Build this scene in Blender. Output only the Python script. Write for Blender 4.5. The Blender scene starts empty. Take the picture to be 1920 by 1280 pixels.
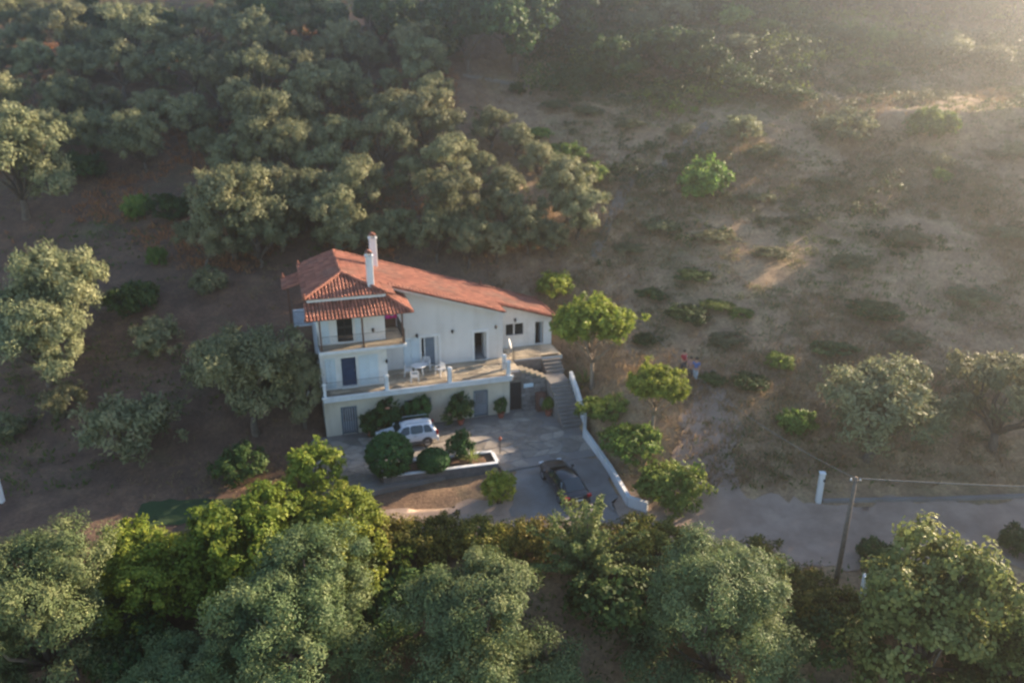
import bpy, bmesh, math, random
import numpy as np
from mathutils import Vector, Matrix

R = math.radians
sc = bpy.context.scene
col = sc.collection

# ------------------------------------------------------------------ camera, sky, sun, exposure
IMG_W, IMG_H = 1920.0, 1280.0
F_PX, PITCH, CAM_Z = 1450.0, R(20.5), 23.7
cd = bpy.data.cameras.new('camera')
cam = bpy.data.objects.new('camera', cd); col.objects.link(cam)
cam.location = (0, 0, CAM_Z)
cam.rotation_euler = (math.pi/2 - PITCH, 0, 0)
cd.sensor_width = 36.0
cd.lens = 36.0*F_PX/IMG_W
cd.clip_start = 0.1; cd.clip_end = 3000
cd.dof.use_dof = True                      # the photograph is slightly out of focus
cd.dof.focus_distance = 12.0
cd.dof.aperture_fstop = 0.6
sc.camera = cam

SUN_AZ, SUN_EL = 34.0, 18.5                # azimuth counted from +X
w = bpy.data.worlds.new('World'); sc.world = w; w.use_nodes = True
nt = w.node_tree; nt.nodes.clear()
sky = nt.nodes.new('ShaderNodeTexSky'); sky.sky_type = 'NISHITA'; sky.sun_disc = False
sky.sun_elevation = R(SUN_EL); sky.sun_rotation = R(90-SUN_AZ)
sky.altitude = 200; sky.air_density = 1.0; sky.dust_density = 0.4; sky.ozone_density = 2.0
bgn = nt.nodes.new('ShaderNodeBackground'); bgn.inputs['Strength'].default_value = 0.09
outn = nt.nodes.new('ShaderNodeOutputWorld')
nt.links.new(sky.outputs[0], bgn.inputs[0]); nt.links.new(bgn.outputs[0], outn.inputs[0])

sl = bpy.data.lights.new('sun', 'SUN'); sl.energy = 5.0; sl.angle = R(0.53); sl.color = (1.0, 0.78, 0.54)
sun = bpy.data.objects.new('sun', sl); col.objects.link(sun)
L = Vector((math.cos(R(SUN_AZ))*math.cos(R(SUN_EL)), math.sin(R(SUN_AZ))*math.cos(R(SUN_EL)), math.sin(R(SUN_EL))))
sun.rotation_euler = L.to_track_quat('Z', 'Y').to_euler()
sun.location = (40, 60, 60)

sc.render.engine = 'CYCLES'
sc.view_settings.view_transform = 'Standard'; sc.view_settings.look = 'None'
sc.view_settings.exposure = 1.76; sc.view_settings.gamma = 1.0
sc.view_settings.use_curve_mapping = False
sc.cycles.max_bounces = 5; sc.cycles.diffuse_bounces = 2; sc.cycles.transmission_bounces = 4
sc.cycles.volume_bounces = 0; sc.cycles.transparent_max_bounces = 6
sc.cycles.use_denoising = True
sc.cycles.sample_clamp_indirect = 6

# ------------------------------------------------------------------ helpers
def ray(px, py):
    u = (px-IMG_W/2)/F_PX; v = (py-IMG_H/2)/F_PX
    c, s = math.cos(PITCH), math.sin(PITCH)
    return Vector((u, c-v*s, -s-v*c))

def atz(px, py, z):
    d = ray(px, py); t = (z-CAM_Z)/d.z
    return Vector((d.x*t, d.y*t, z))

def tag(o, label=None, cat=None, group=None, kind=None):
    if label: o['label'] = label
    if cat: o['category'] = cat
    if group: o['group'] = group
    if kind: o['kind'] = kind
    return o

def link(o, parent=None):
    col.objects.link(o)
    if parent is not None: o.parent = parent
    return o

def empty(name, loc, rz=0.0, label=None, cat=None, group=None):
    o = bpy.data.objects.new(name, None); link(o)
    o.empty_display_size = 0.3
    o.location = loc; o.rotation_euler = (0, 0, rz)
    return tag(o, label, cat, group)

def copy_tree(o, parent=None):
    c = o.copy(); link(c); c.parent = parent
    for ch in list(o.children): copy_tree(ch, c)
    return c

class MB:
    """collects shapes; build() makes ONE mesh object"""
    def __init__(s): s.v = []; s.f = []; s.var = []; s.r = random.Random(1)
    def add(s, vs, fs, var=None):
        o = len(s.v); s.v += [tuple(p) for p in vs]; s.f += [tuple(i+o for i in f) for f in fs]
        x = s.r.random() if var is None else var
        s.var += [x]*len(fs); return s
    def hexa(s, p, var=None):      # 8 points: 4 bottom ccw, 4 top ccw
        return s.add(p, [(3,2,1,0),(4,5,6,7),(0,1,5,4),(1,2,6,5),(2,3,7,6),(3,0,4,7)], var)
    def box(s, x0, x1, y0, y1, z0, z1, var=None):
        return s.hexa([(x0,y0,z0),(x1,y0,z0),(x1,y1,z0),(x0,y1,z0),(x0,y0,z1),(x1,y0,z1),(x1,y1,z1),(x0,y1,z1)], var)
    def prism(s, poly, z0, z1):
        n = len(poly)
        zz0 = z0 if hasattr(z0, '__len__') else [z0]*n
        zz1 = z1 if hasattr(z1, '__len__') else [z1]*n
        vs = [(p[0],p[1],zz0[i]) for i, p in enumerate(poly)]+[(p[0],p[1],zz1[i]) for i, p in enumerate(poly)]
        return s.add(vs, [tuple(range(n-1,-1,-1)), tuple(range(n,2*n))]+[(i,(i+1)%n,(i+1)%n+n,i+n) for i in range(n)])
    def tube(s, pts, rad, n=6, cap=True, var=None):
        pts = [Vector(p) for p in pts]
        if not hasattr(rad, '__len__'): rad = [rad]*len(pts)
        vs = []; fs = []
        for i, p in enumerate(pts):
            d = (pts[min(i+1,len(pts)-1)]-pts[max(i-1,0)]).normalized()
            a = Vector((0,0,1)) if abs(d.z) < .9 else Vector((1,0,0))
            u = d.cross(a).normalized(); w_ = d.cross(u)
            for k in range(n):
                t = 2*math.pi*k/n
                vs.append(p+(u*math.cos(t)+w_*math.sin(t))*rad[i])
        for i in range(len(pts)-1):
            for k in range(n):
                fs.append((i*n+k, i*n+(k+1)%n, (i+1)*n+(k+1)%n, (i+1)*n+k))
        if cap:
            fs.append(tuple(range(n-1,-1,-1))); fs.append(tuple((len(pts)-1)*n+k for k in range(n)))
        return s.add(vs, fs, var)
    def lathe(s, prof, c=(0,0,0), n=12, axis='z'):
        vs = []; fs = []
        for (r, h) in prof:
            for k in range(n):
                t = 2*math.pi*k/n; x, y = r*math.cos(t), r*math.sin(t)
                p = (x, y, h) if axis == 'z' else (x, h, y)
                vs.append((p[0]+c[0], p[1]+c[1], p[2]+c[2]))
        m = len(prof)
        for i in range(m-1):
            for k in range(n):
                fs.append((i*n+k, i*n+(k+1)%n, (i+1)*n+(k+1)%n, (i+1)*n+k))
        fs.append(tuple(range(n-1,-1,-1))); fs.append(tuple((m-1)*n+k for k in range(n)))
        return s.add(vs, fs)
    def mesh(s, name, mat, smooth=False):
        me = bpy.data.meshes.new(name)
        me.from_pydata(s.v, [], s.f); me.update()
        at = me.attributes.new('var', 'FLOAT', 'FACE'); at.data.foreach_set('value', s.var)
        if mat: me.materials.append(mat)
        if smooth: me.polygons.foreach_set('use_smooth', [True]*len(me.polygons))
        return me
    def build(s, name, mat, parent=None, smooth=False, bevel=0):
        o = bpy.data.objects.new(name, s.mesh(name, mat, smooth)); link(o, parent)
        if bevel:
            bm = bmesh.new(); bm.from_mesh(o.data)
            bmesh.ops.bevel(bm, geom=bm.edges[:], offset=bevel, segments=1, affect='EDGES', profile=.7)
            bm.to_mesh(o.data); bm.free()
        return o

def np_mesh(name, verts, quads, mat, var=None, smooth=False):
    me = bpy.data.meshes.new(name)
    nv, nf, k = len(verts), len(quads), quads.shape[1]
    me.vertices.add(nv); me.vertices.foreach_set('co', verts.astype(np.float32).ravel())
    me.loops.add(nf*k); me.loops.foreach_set('vertex_index', quads.astype(np.int32).ravel())
    me.polygons.add(nf); me.polygons.foreach_set('loop_start', np.arange(0, nf*k, k, dtype=np.int32))
    me.polygons.foreach_set('loop_total', np.full(nf, k, dtype=np.int32))
    if smooth: me.polygons.foreach_set('use_smooth', np.ones(nf, dtype=bool))
    me.update(calc_edges=True)
    if var is not None:
        at = me.attributes.new('var', 'FLOAT', 'FACE'); at.data.foreach_set('value', var.astype(np.float32))
    if mat: me.materials.append(mat)
    return me

# ------------------------------------------------------------------ materials
def newmat(name):
    m = bpy.data.materials.new(name); m.use_nodes = True
    t = m.node_tree; b = t.nodes['Principled BSDF']
    return m, t, b

def ramp(t, cols, pos=None):
    r = t.nodes.new('ShaderNodeValToRGB'); e = r.color_ramp.elements
    n = len(cols); pos = pos or [i/(n-1) for i in range(n)]
    while len(e) < n: e.new(.5)
    for i in range(n): e[i].position = pos[i]; e[i].color = (*cols[i], 1)
    return r

def noise(t, scale, detail=4, rough=.6, coord='Object', vec=None):
    n = t.nodes.new('ShaderNodeTexNoise'); n.inputs['Scale'].default_value = scale
    n.inputs['Detail'].default_value = detail; n.inputs['Roughness'].default_value = rough
    if vec is None:
        tc = t.nodes.new('ShaderNodeTexCoord'); vec = tc.outputs[coord]
    t.links.new(vec, n.inputs['Vector'])
    return n

def mix(t, fac, a, b, mode='MIX'):
    m = t.nodes.new('ShaderNodeMix'); m.data_type = 'RGBA'; m.blend_type = mode
    for sock, val in ((m.inputs[0], fac), (m.inputs[6], a), (m.inputs[7], b)):
        if hasattr(val, 'is_linked') or isinstance(val, bpy.types.NodeSocket): t.links.new(val, sock)
        elif isinstance(val, (int, float)): sock.default_value = val
        else: sock.default_value = (*val, 1)
    return m.outputs[2]

def bump(t, b, h, strength=.4, dist=.02):
    n = t.nodes.new('ShaderNodeBump'); n.inputs['Strength'].default_value = strength; n.inputs['Distance'].default_value = dist
    t.links.new(h, n.inputs['Height']); t.links.new(n.outputs[0], b.inputs['Normal'])

def mat_plain(name, c1, c2=None, scale=3.0, rough=.8, metal=0.0, bmp=0.0, dirt=None, var=False, coat=0.0, streak=0.0):
    m, t, b = newmat(name); c2 = c2 or tuple(x*.82 for x in c1)
    n = noise(t, scale); r = ramp(t, [c2, c1], [.35, .65]); t.links.new(n.outputs[0], r.inputs[0])
    out = r.outputs[0]
    if dirt:
        n2 = noise(t, scale*.35, 6, .7); r2 = ramp(t, [(0,0,0), (1,1,1)], [.52, .72]); t.links.new(n2.outputs[0], r2.inputs[0])
        out = mix(t, r2.outputs[0], out, dirt)
    if streak:                                # rain streaks and stains run down the plaster
        tc = t.nodes.new('ShaderNodeTexCoord'); mp = t.nodes.new('ShaderNodeMapping'); mp.inputs['Scale'].default_value = (1.7, 1.7, .3)
        t.links.new(tc.outputs['Object'], mp.inputs[0]); n4 = noise(t, 1.0, 5, .65, vec=mp.outputs[0])
        r4 = ramp(t, [(1,1,1), (1-streak,1-streak*1.08,1-streak*1.2)], [.5, .74]); t.links.new(n4.outputs[0], r4.inputs[0])
        out = mix(t, 1.0, out, r4.outputs[0], 'MULTIPLY')
    if var:
        a = t.nodes.new('ShaderNodeAttribute'); a.attribute_name = 'var'
        rr = ramp(t, [(.62,.62,.62), (1.25,1.25,1.25)]); t.links.new(a.outputs['Fac'], rr.inputs[0])
        out = mix(t, 1.0, out, rr.outputs[0], 'MULTIPLY')
    t.links.new(out, b.inputs['Base Color'])
    b.inputs['Roughness'].default_value = rough; b.inputs['Metallic'].default_value = metal
    b.inputs['Coat Weight'].default_value = coat
    if bmp:
        n3 = noise(t, scale*8, 3); bump(t, b, n3.outputs[0], bmp)
    return m

def mat_leaf(name, cols, transl=.3, rough=.55, tip=None):
    m, t, b = newmat(name)
    a = t.nodes.new('ShaderNodeAttribute'); a.attribute_name = 'var'
    r = ramp(t, cols); t.links.new(a.outputs['Fac'], r.inputs[0])
    oi = t.nodes.new('ShaderNodeObjectInfo')
    h = t.nodes.new('ShaderNodeHueSaturation')
    mh = t.nodes.new('ShaderNodeMapRange'); mh.inputs[3].default_value = .482; mh.inputs[4].default_value = .515
    t.links.new(oi.outputs['Random'], mh.inputs[0]); t.links.new(mh.outputs[0], h.inputs['Hue'])
    mv = t.nodes.new('ShaderNodeMapRange'); mv.inputs[3].default_value = .8; mv.inputs[4].default_value = 1.2
    mm = t.nodes.new('ShaderNodeMath'); mm.operation = 'FRACT'; m7 = t.nodes.new('ShaderNodeMath'); m7.operation = 'MULTIPLY'; m7.inputs[1].default_value = 7.31
    t.links.new(oi.outputs['Random'], m7.inputs[0]); t.links.new(m7.outputs[0], mm.inputs[0]); t.links.new(mm.outputs[0], mv.inputs[0])
    t.links.new(mv.outputs[0], h.inputs['Value']); t.links.new(r.outputs[0], h.inputs['Color'])
    t.links.new(h.outputs[0], b.inputs['Base Color'])
    b.inputs['Roughness'].default_value = rough; b.inputs['Specular IOR Level'].default_value = .16
    tr = t.nodes.new('ShaderNodeBsdfTranslucent'); t.links.new(h.outputs[0], tr.inputs[0])
    ms = t.nodes.new('ShaderNodeMixShader'); ms.inputs[0].default_value = transl
    o = t.nodes['Material Output']
    t.links.new(b.outputs[0], ms.inputs[1]); t.links.new(tr.outputs[0], ms.inputs[2]); t.links.new(ms.outputs[0], o.inputs[0])
    return m

M = {}
M['olive'] = mat_leaf('olive_leaf', [(.125,.15,.078), (.235,.25,.13), (.39,.375,.205)], .35)
M['evergreen'] = mat_leaf('evergreen_leaf', [(.03,.065,.022), (.06,.11,.032), (.13,.17,.05)], .3)
M['broad'] = mat_leaf('broad_leaf', [(.10,.15,.022), (.21,.26,.04), (.38,.39,.065)], .42)
M['lime'] = mat_leaf('lime_leaf', [(.085,.15,.03), (.16,.24,.05), (.28,.34,.09)], .4)
M['pale'] = mat_leaf('pale_leaf', [(.13,.19,.07), (.2,.26,.085), (.3,.32,.12)], .35)
M['umb'] = mat_leaf('umbrella_leaf', [(.11,.16,.025), (.24,.29,.045), (.40,.41,.08)], .4)
M['figleaf'] = mat_leaf('fig_leaf', [(.085,.12,.04), (.16,.2,.06), (.3,.32,.12)], .35)
M['olive_near'] = mat_leaf('near_olive_leaf', [(.08,.135,.055), (.145,.2,.085), (.25,.285,.125)], .35)
M['citrus'] = mat_leaf('citrus_leaf', [(.025,.07,.022), (.05,.12,.035), (.09,.17,.045)], .25, .4)
M['scrub'] = mat_leaf('scrub_leaf', [(.10,.12,.06), (.17,.18,.085), (.28,.26,.13)], .25)
M['hedge'] = mat_leaf('hedge_leaf', [(.07,.09,.025), (.18,.17,.035), (.38,.28,.06)], .3)
M['straw'] = mat_leaf('straw_blade', [(.24,.17,.095), (.36,.26,.14), (.48,.36,.2)], .35, .7)
M['rust'] = mat_leaf('suntinted_grass_blade', [(.26,.13,.06), (.38,.2,.085), (.46,.27,.12)], .35, .7)  # orange of low sun on dry grass is put into the blades
M['weed'] = mat_leaf('weed_blade', [(.07,.12,.03), (.12,.18,.04), (.2,.24,.06)], .3)
M['bark'] = mat_plain('bark', (.17,.135,.10), (.09,.07,.055), 6, .95, bmp=.5)
M['bark_pale'] = mat_plain('bark_pale', (.34,.27,.2), (.2,.15,.11), 6, .95, bmp=.5)
M['wall'] = mat_plain('wall_plaster', (.74,.73,.71), (.69,.68,.66), .8, .9, bmp=.15, dirt=(.63,.61,.58), streak=.13)
M['white'] = mat_plain('white_paint', (.82,.82,.81), (.74,.74,.73), 1.2, .8, bmp=.1, dirt=(.66,.66,.64), streak=.13)
M['garage'] = mat_plain('cream_plaster', (.75,.66,.52), (.67,.59,.46), .9, .9, bmp=.15, dirt=(.54,.48,.38), streak=.13)
M['fascia'] = mat_plain('slab_paint', (.7,.72,.74), (.62,.64,.66), 1.5, .8, streak=.2)
M['tile'] = mat_plain('clay_tile', (.40,.16,.10), (.30,.11,.07), 1.1, .85, var=True, dirt=(.26,.15,.11))
M['tile_bed'] = mat_plain('tile_bed', (.26,.10,.06), (.17,.07,.045), 2.0, .9)
M['flag'] = mat_plain('flagstone', (.56,.47,.34), (.43,.36,.27), 1.3, .5, bmp=.3, var=True)
M['pave'] = mat_plain('paving_stone', (.41,.36,.30), (.28,.245,.205), 1.6, .85, bmp=.3, var=True, dirt=(.2,.17,.14))
M['concrete'] = mat_plain('concrete', (.28,.26,.24), (.21,.19,.175), .7, .9, bmp=.3, dirt=(.19,.155,.125))
M['stone'] = mat_plain('rubble_stone', (.30,.27,.25), (.2,.18,.17), 3, .9, bmp=.5, var=True)
M['mortar'] = mat_plain('mortar', (.2,.185,.17), (.15,.14,.13), 4, .95)
M['brown'] = mat_plain('brown_metal', (.13,.06,.04), (.1,.045,.03), 3, .5)
M['black'] = mat_plain('black_iron', (.03,.03,.035), (.02,.02,.02), 3, .5)
M['blue_door'] = mat_plain('blue_door_paint', (.02,.055,.13), (.015,.04,.1), 3, .45)
M['shutter'] = mat_plain('shutter_paint', (.66,.76,.82), (.6,.7,.77), 2, .6)
M['grey_door'] = mat_plain('grey_door_paint', (.13,.18,.22), (.1,.14,.18), 2, .5)
M['dark_in'] = mat_plain('dark_interior', (.035,.033,.032), (.02,.02,.02), 2, .9)  # near-black colour stands for the shade inside unlit rooms
M['wood'] = mat_plain('dark_wood', (.15,.08,.045), (.09,.05,.03), 5, .6)
M['plastic'] = mat_plain('white_plastic', (.82,.83,.85), (.78,.79,.8), 3, .35)
M['pot'] = mat_plain('terracotta_pot', (.4,.13,.08), (.3,.09,.06), 5, .8)
M['soil'] = mat_plain('planter_soil', (.2,.11,.06), (.11,.065,.04), 3, .95, bmp=.5)
M['tyre'] = mat_plain('tyre_rubber', (.02,.02,.02), (.015,.015,.015), 4, .8)
M['rim'] = mat_plain('alloy_rim', (.45,.46,.48), (.35,.36,.38), 4, .35, metal=.8)
M['carwhite'] = mat_plain('white_car_paint', (.78,.8,.83), (.75,.77,.8), 1, .3, coat=.6)
M['cardark'] = mat_plain('dark_car_paint', (.02,.023,.03), (.015,.018,.022), 1, .3, coat=.7)
M['cladding'] = mat_plain('grey_cladding', (.12,.115,.11), (.09,.085,.08), 2, .7)
M['red'] = mat_plain('red_lens', (.5,.02,.02), (.4,.015,.015), 2, .25)
M['lens'] = mat_plain('clear_lens', (.7,.72,.74), (.6,.62,.64), 2, .15)
M['plate'] = mat_plain('number_plate', (.75,.75,.74), (.7,.7,.7), 2, .4)
M['skin'] = mat_plain('skin', (.5,.29,.2), (.45,.25,.17), 6, .6)
M['hair'] = mat_plain('hair', (.06,.04,.03), (.04,.03,.02), 8, .7)
M['hair_grey'] = mat_plain('grey_hair', (.4,.36,.32), (.3,.27,.24), 8, .7)
M['cl_red'] = mat_plain('red_cloth', (.5,.03,.06), (.42,.025,.05), 8, .9)
M['cl_white'] = mat_plain('white_cloth', (.72,.74,.78), (.6,.62,.66), 8, .9)
M['cl_blue'] = mat_plain('blue_cloth', (.12,.2,.48), (.09,.16,.4), 8, .9)
M['cl_dark'] = mat_plain('dark_cloth', (.04,.045,.07), (.03,.035,.05), 8, .9)
M['cl_pink'] = mat_plain('dusty_pink_cloth', (.45,.26,.27), (.38,.22,.22), 8, .9)
M['cl_light'] = mat_plain('pale_blue_cloth', (.42,.5,.6), (.36,.43,.52), 8, .9)
M['yellowflower'] = mat_plain('yellow_bloom', (.6,.38,.05), (.5,.3,.04), 8, .7)
M['orangeflower'] = mat_plain('orange_bloom', (.75,.36,.2), (.65,.28,.15), 8, .7)
M['pole'] = mat_plain('weathered_timber', (.2,.165,.135), (.13,.105,.085), 6, .9)
M['wire'] = mat_plain('wire', (.2,.19,.18), (.16,.15,.14), 3, .6)
M['lawn'] = mat_plain('lawn', (.035,.07,.02), (.025,.05,.015), 2, .95, bmp=.6)

def mat_glass(name, c, rough=.06):
    m, t, b = newmat(name)
    b.inputs['Base Color'].default_value = (*c, 1); b.inputs['Roughness'].default_value = rough
    b.inputs['Specular IOR Level'].default_value = .8; b.inputs['Coat Weight'].default_value = .5
    n = noise(t, 2.0, 2); bump(t, b, n.outputs[0], .05, .01)
    return m
M['glass'] = mat_glass('window_glass', (.02,.025,.03))
M['carglass'] = mat_glass('car_glass', (.015,.03,.035))

def mat_towel():
    m, t, b = newmat('printed_towel')
    tc = t.nodes.new('ShaderNodeTexCoord')
    v = t.nodes.new('ShaderNodeTexVoronoi'); v.inputs['Scale'].default_value = 3.2
    t.links.new(tc.outputs['Object'], v.inputs['Vector'])
    r = ramp(t, [(.6,.03,.22), (.5,.04,.25), (.3,.6,.35), (.25,.25,.6), (.65,.05,.3)], [0, .35, .5, .62, .8]); r.color_ramp.interpolation = 'CONSTANT'
    sx = t.nodes.new('ShaderNodeSeparateColor'); t.links.new(v.outputs['Color'], sx.inputs[0]); t.links.new(sx.outputs[0], r.inputs[0])
    t.links.new(r.outputs[0], b.inputs['Base Color']); b.inputs['Roughness'].default_value = .9
    return m
M['towel'] = mat_towel()

# ------------------------------------------------------------------ terrain
HA = R(17.1); HO = Vector((-11.98, 44.83, 0))       # the house's own frame: a along the front, b into the hill
ca, sa = math.cos(HA), math.sin(HA)
def hw(a, b, z=0.0): return Vector((HO.x+a*ca-b*sa, HO.y+a*sa+b*ca, z))
def to_local(x, y):
    dx, dy = x-HO.x, y-HO.y
    return dx*ca+dy*sa, -dx*sa+dy*ca

rng = np.random.default_rng(7)
_tab = rng.random((256, 256))
def vnoise(x, y):
    xi = np.floor(x).astype(int); yi = np.floor(y).astype(int); fx = x-xi; fy = y-yi
    fx = fx*fx*(3-2*fx); fy = fy*fy*(3-2*fy)
    g = lambda i, j: _tab[i % 256, j % 256]
    return (g(xi,yi)*(1-fx)+g(xi+1,yi)*fx)*(1-fy)+(g(xi,yi+1)*(1-fx)+g(xi+1,yi+1)*fx)*fy - .5

YB_X = [-300, -60, -25, -14.5, -12, -4, 0.5, 3.2, 4.4, 5.3, 6.6, 7.8, 12, 17.4, 30, 60, 300]
YB_Y = [40, 41, 42, 43.5, 46, 48.5, 49.5, 49, 47.6, 44.8, 40.6, 38.9, 38.9, 38.4, 39, 40, 44]
def softplus(s, k): return .5*(s+np.sqrt(s*s+k*k))
def height(x, y, clamp=True, bumps=True):
    x = np.asarray(x, float); y = np.asarray(y, float)
    yb = np.interp(x, YB_X, YB_Y)
    yg = np.interp(x, [-60, -14, 8, 60], [41.5, 43.5, 40.5, 40.5])
    yb = yb+(yg-yb)*np.clip((y-51)/14, 0, 1)
    s = y-yb
    slope = np.interp(x, [-30, -8, 6, 20], [.42, .41, .36, .36])
    up = slope*(softplus(s, 1.2)-.5*(np.sqrt(40.0**2+1.2**2)-40))
    # steeper above the grove, then over a crest far above
    up = up+.07*softplus(y-73, 6)
    # shelf of open ground at the upper right
    shelf = np.clip((x-30)/10, 0, 1)
    up = up+shelf*(1.9*np.clip((y-80)/3.5, 0, 1)-.31*np.clip(y-84, 0, 11)+0.0)
    up = up-.46*softplus(y-142, 8)
    up = up-1.3*np.exp(-((x-10)/6.5)**2-((y-57)/8)**2)  # dip shaped to let the low sun reach the terrace
    # unseen spur added past the right edge, keeps low sun off lower slope
    xc = np.where(y > 45, 43+.62*(y-45), 43+.1*(45-y))
    up = up+(np.interp(y, [20, 40, 70, 92], [5.2, 6.4, 7.6, 9.0])+2.0*vnoise(y/6+5, x*0+3))*(1-.7*np.exp(-((y-58)/1.2)**2)-.7*np.exp(-((y-70.7)/1.1)**2))*np.exp(-((x-xc)/5.5)**2)*np.clip((y-14)/10, 0, 1)*np.clip((99-y)/7, 0, 1)  # two notches shaped to let streaks of sun through the spur
    flat = -.8*np.clip((42.5-y)/8.5, 0, 1)
    fr = np.clip(33.4+.0*x-y, 0, 200)
    down = -.42*softplus(fr-1, 1.2)*np.clip(fr, 0, 1)
    z = np.where(s > -8, up, 0)+flat+down
    if bumps:
        wild = np.clip((s-1)/5, 0, 1)+np.clip((31-y)/3, 0, 1)*.6
        z = z+wild*(vnoise(x/9, y/9)*.9+vnoise(x/3.1+7, y/3.1)*.35+vnoise(x/1.1, y/1.1+3)*.16)
        z = z+vnoise(x/2.3+31, y/2.3)*.05
    if clamp:
        a, b = (x-HO.x)*ca+(y-HO.y)*sa, -(x-HO.x)*sa+(y-HO.y)*ca
        inh = ((a > .15) & (a < 13.2) & (b > .3) & (b < 9.0)) | ((a >= 12.5) & (a < 17.1) & (b > 1.3) & (b < 9.0)) | ((a > 12.5) & (a < 16.5) & (b > -2.6) & (b < 3.4))
        z = np.where(inh, np.minimum(z, -.35), z)
        yard = (a > -1.5) & (a < 16.6) & (b > -7.2) & (b <= .6)
        z = np.where(yard & ~inh, np.minimum(z, -.02), z)
    return z
def hz(x, y, clamp=True): return float(height(np.array([x]), np.array([y]), clamp)[0])

def ground(px, py):
    """where the sight line through a picture point meets the terrain"""
    d = ray(px, py); t = np.arange(20, 260, .25)
    xs, ys, zs = d.x*t, d.y*t, CAM_Z+d.z*t
    g = height(xs, ys, clamp=False)
    i = np.argmax(zs < g)
    if not (zs < g).any(): print('MISS', px, py); i = int(np.argmin(zs-g))
    t0 = t[i]-.125
    x, y = d.x*t0, d.y*t0
    return Vector((x, y, hz(x, y, False))), t0

gx = np.concatenate([np.linspace(-150, -66, 18), np.arange(-62, 66, .5), np.linspace(70, 150, 18)])
gy = np.concatenate([np.linspace(-40, 12, 12), np.arange(16, 118, .5), np.linspace(120, 190, 24)])
X, Y = np.meshgrid(gx, gy, indexing='ij')
Z = height(X.ravel(), Y.ravel()).reshape(X.shape)
nx, ny = X.shape
idx = np.arange(nx*ny).reshape(nx, ny)
quads = np.stack([idx[:-1,:-1], idx[1:,:-1], idx[1:,1:], idx[:-1,1:]], -1).reshape(-1, 4)

def mat_ground():
    m, t, b = newmat('hillside_earth')
    tc = t.nodes.new('ShaderNodeTexCoord'); P = tc.outputs['Object']
    n1 = noise(t, .12, 6, .65, vec=P); n2 = noise(t, .7, 6, .7, vec=P); n3 = noise(t, 5.0, 4, .7, vec=P)
    r1 = ramp(t, [(.095,.055,.036), (.15,.088,.056), (.22,.135,.08)], [.3, .5, .7]); t.links.new(n2.outputs[0], r1.inputs[0])
    r2 = ramp(t, [(.25,.155,.09), (.37,.24,.135), (.5,.35,.19)], [.3, .5, .7]); t.links.new(n2.outputs[0], r2.inputs[0])
    sx = t.nodes.new('ShaderNodeSeparateXYZ'); t.links.new(P, sx.inputs[0])
    mr = t.nodes.new('ShaderNodeMapRange'); mr.inputs[1].default_value = -12; mr.inputs[2].default_value = 8
    ad = t.nodes.new('ShaderNodeMath'); ad.operation = 'MULTIPLY_ADD'; ad.inputs[1].default_value = 26; 
    t.links.new(n1.outputs[0], ad.inputs[0])
    sub = t.nodes.new('ShaderNodeMath'); sub.operation = 'SUBTRACT'; sub.inputs[1].default_value = 13
    t.links.new(sx.outputs[0], sub.inputs[0]); t.links.new(sub.outputs[0], ad.inputs[2]); t.links.new(ad.outputs[0], mr.inputs[0])
    base = mix(t, mr.outputs[0], r1.outputs[0], r2.outputs[0])
    rg = ramp(t, [(0,0,0), (.55,.55,.55)], [.55, .68]); t.links.new(n1.outputs[0], rg.inputs[0])
    base = mix(t, rg.outputs[0], base, (.13,.14,.06))
    rs = ramp(t, [(.72,.72,.72), (1.2,1.2,1.2)], [.35, .65]); t.links.new(n3.outputs[0], rs.inputs[0])
    base = mix(t, 1.0, base, rs.outputs[0], 'MULTIPLY')
    t.links.new(base, b.inputs['Base Color']); b.inputs['Roughness'].default_value = .95
    bump(t, b, n3.outputs[0], .6, .12)
    return m
M['ground'] = mat_ground()
g = bpy.data.objects.new('ground', np_mesh('ground', np.stack([X, Y, Z], -1).reshape(-1, 3), quads, M['ground'], smooth=True)); link(g)
tag(g, kind='structure')

def ribbon(name, pts, widths, mat, dz, step=.5, across=10):
    P = [Vector((*p, 0)) for p in pts]; out = []
    for i in range(len(P)-1):
        n = max(1, int((P[i+1]-P[i]).length/step))
        for k in range(n):
            f = k/n; out.append((P[i].lerp(P[i+1], f), widths[i]*(1-f)+widths[i+1]*f))
    out.append((P[-1], widths[-1]))
    for _ in range(8):                       # round the bends
        out = [out[0]]+[((out[i-1][0]+out[i][0]*2+out[i+1][0])/4, out[i][1]) for i in range(1, len(out)-1)]+[out[-1]]
    vs = []
    for i, (p, wd) in enumerate(out):
        d = (out[min(i+1, len(out)-1)][0]-out[max(i-1, 0)][0]).normalized(); nrm = Vector((-d.y, d.x, 0))
        for k in range(across+1):
            jit = float(vnoise(np.array([i*.35]), np.array([k*9.7]))[0]+.6*vnoise(np.array([i*1.1]), np.array([k*3.7]))[0])*min(1.3, wd*.28) if k in (0, across) else 0
            q = p+nrm*(wd*(k/across-.5)+jit)
            vs.append((q.x, q.y, hz(q.x, q.y)+dz))
    n = across+1
    fs = [(i*n+k, (i+1)*n+k, (i+1)*n+k+1, i*n+k+1) for i in range(len(out)-1) for k in range(across)]
    me = np_mesh(name, np.array(vs), np.array(fs), mat, smooth=True)
    o = bpy.data.objects.new(name, me); link(o); tag(o, kind='structure')
    return o
M['dirt'] = mat_plain('dirt_road', (.43,.315,.24), (.31,.22,.165), .6, .95, bmp=.6, dirt=(.24,.17,.125))
ribbon('road', [(-9.5,36.3), (-3,36.2), (4,36.4), (10,36.3), (16,35.4), (30,35.6), (60,38)], [2.2, 3.8, 4.8, 5.4, 5.6, 5.2, 4.6], M['dirt'], .035)
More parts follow.
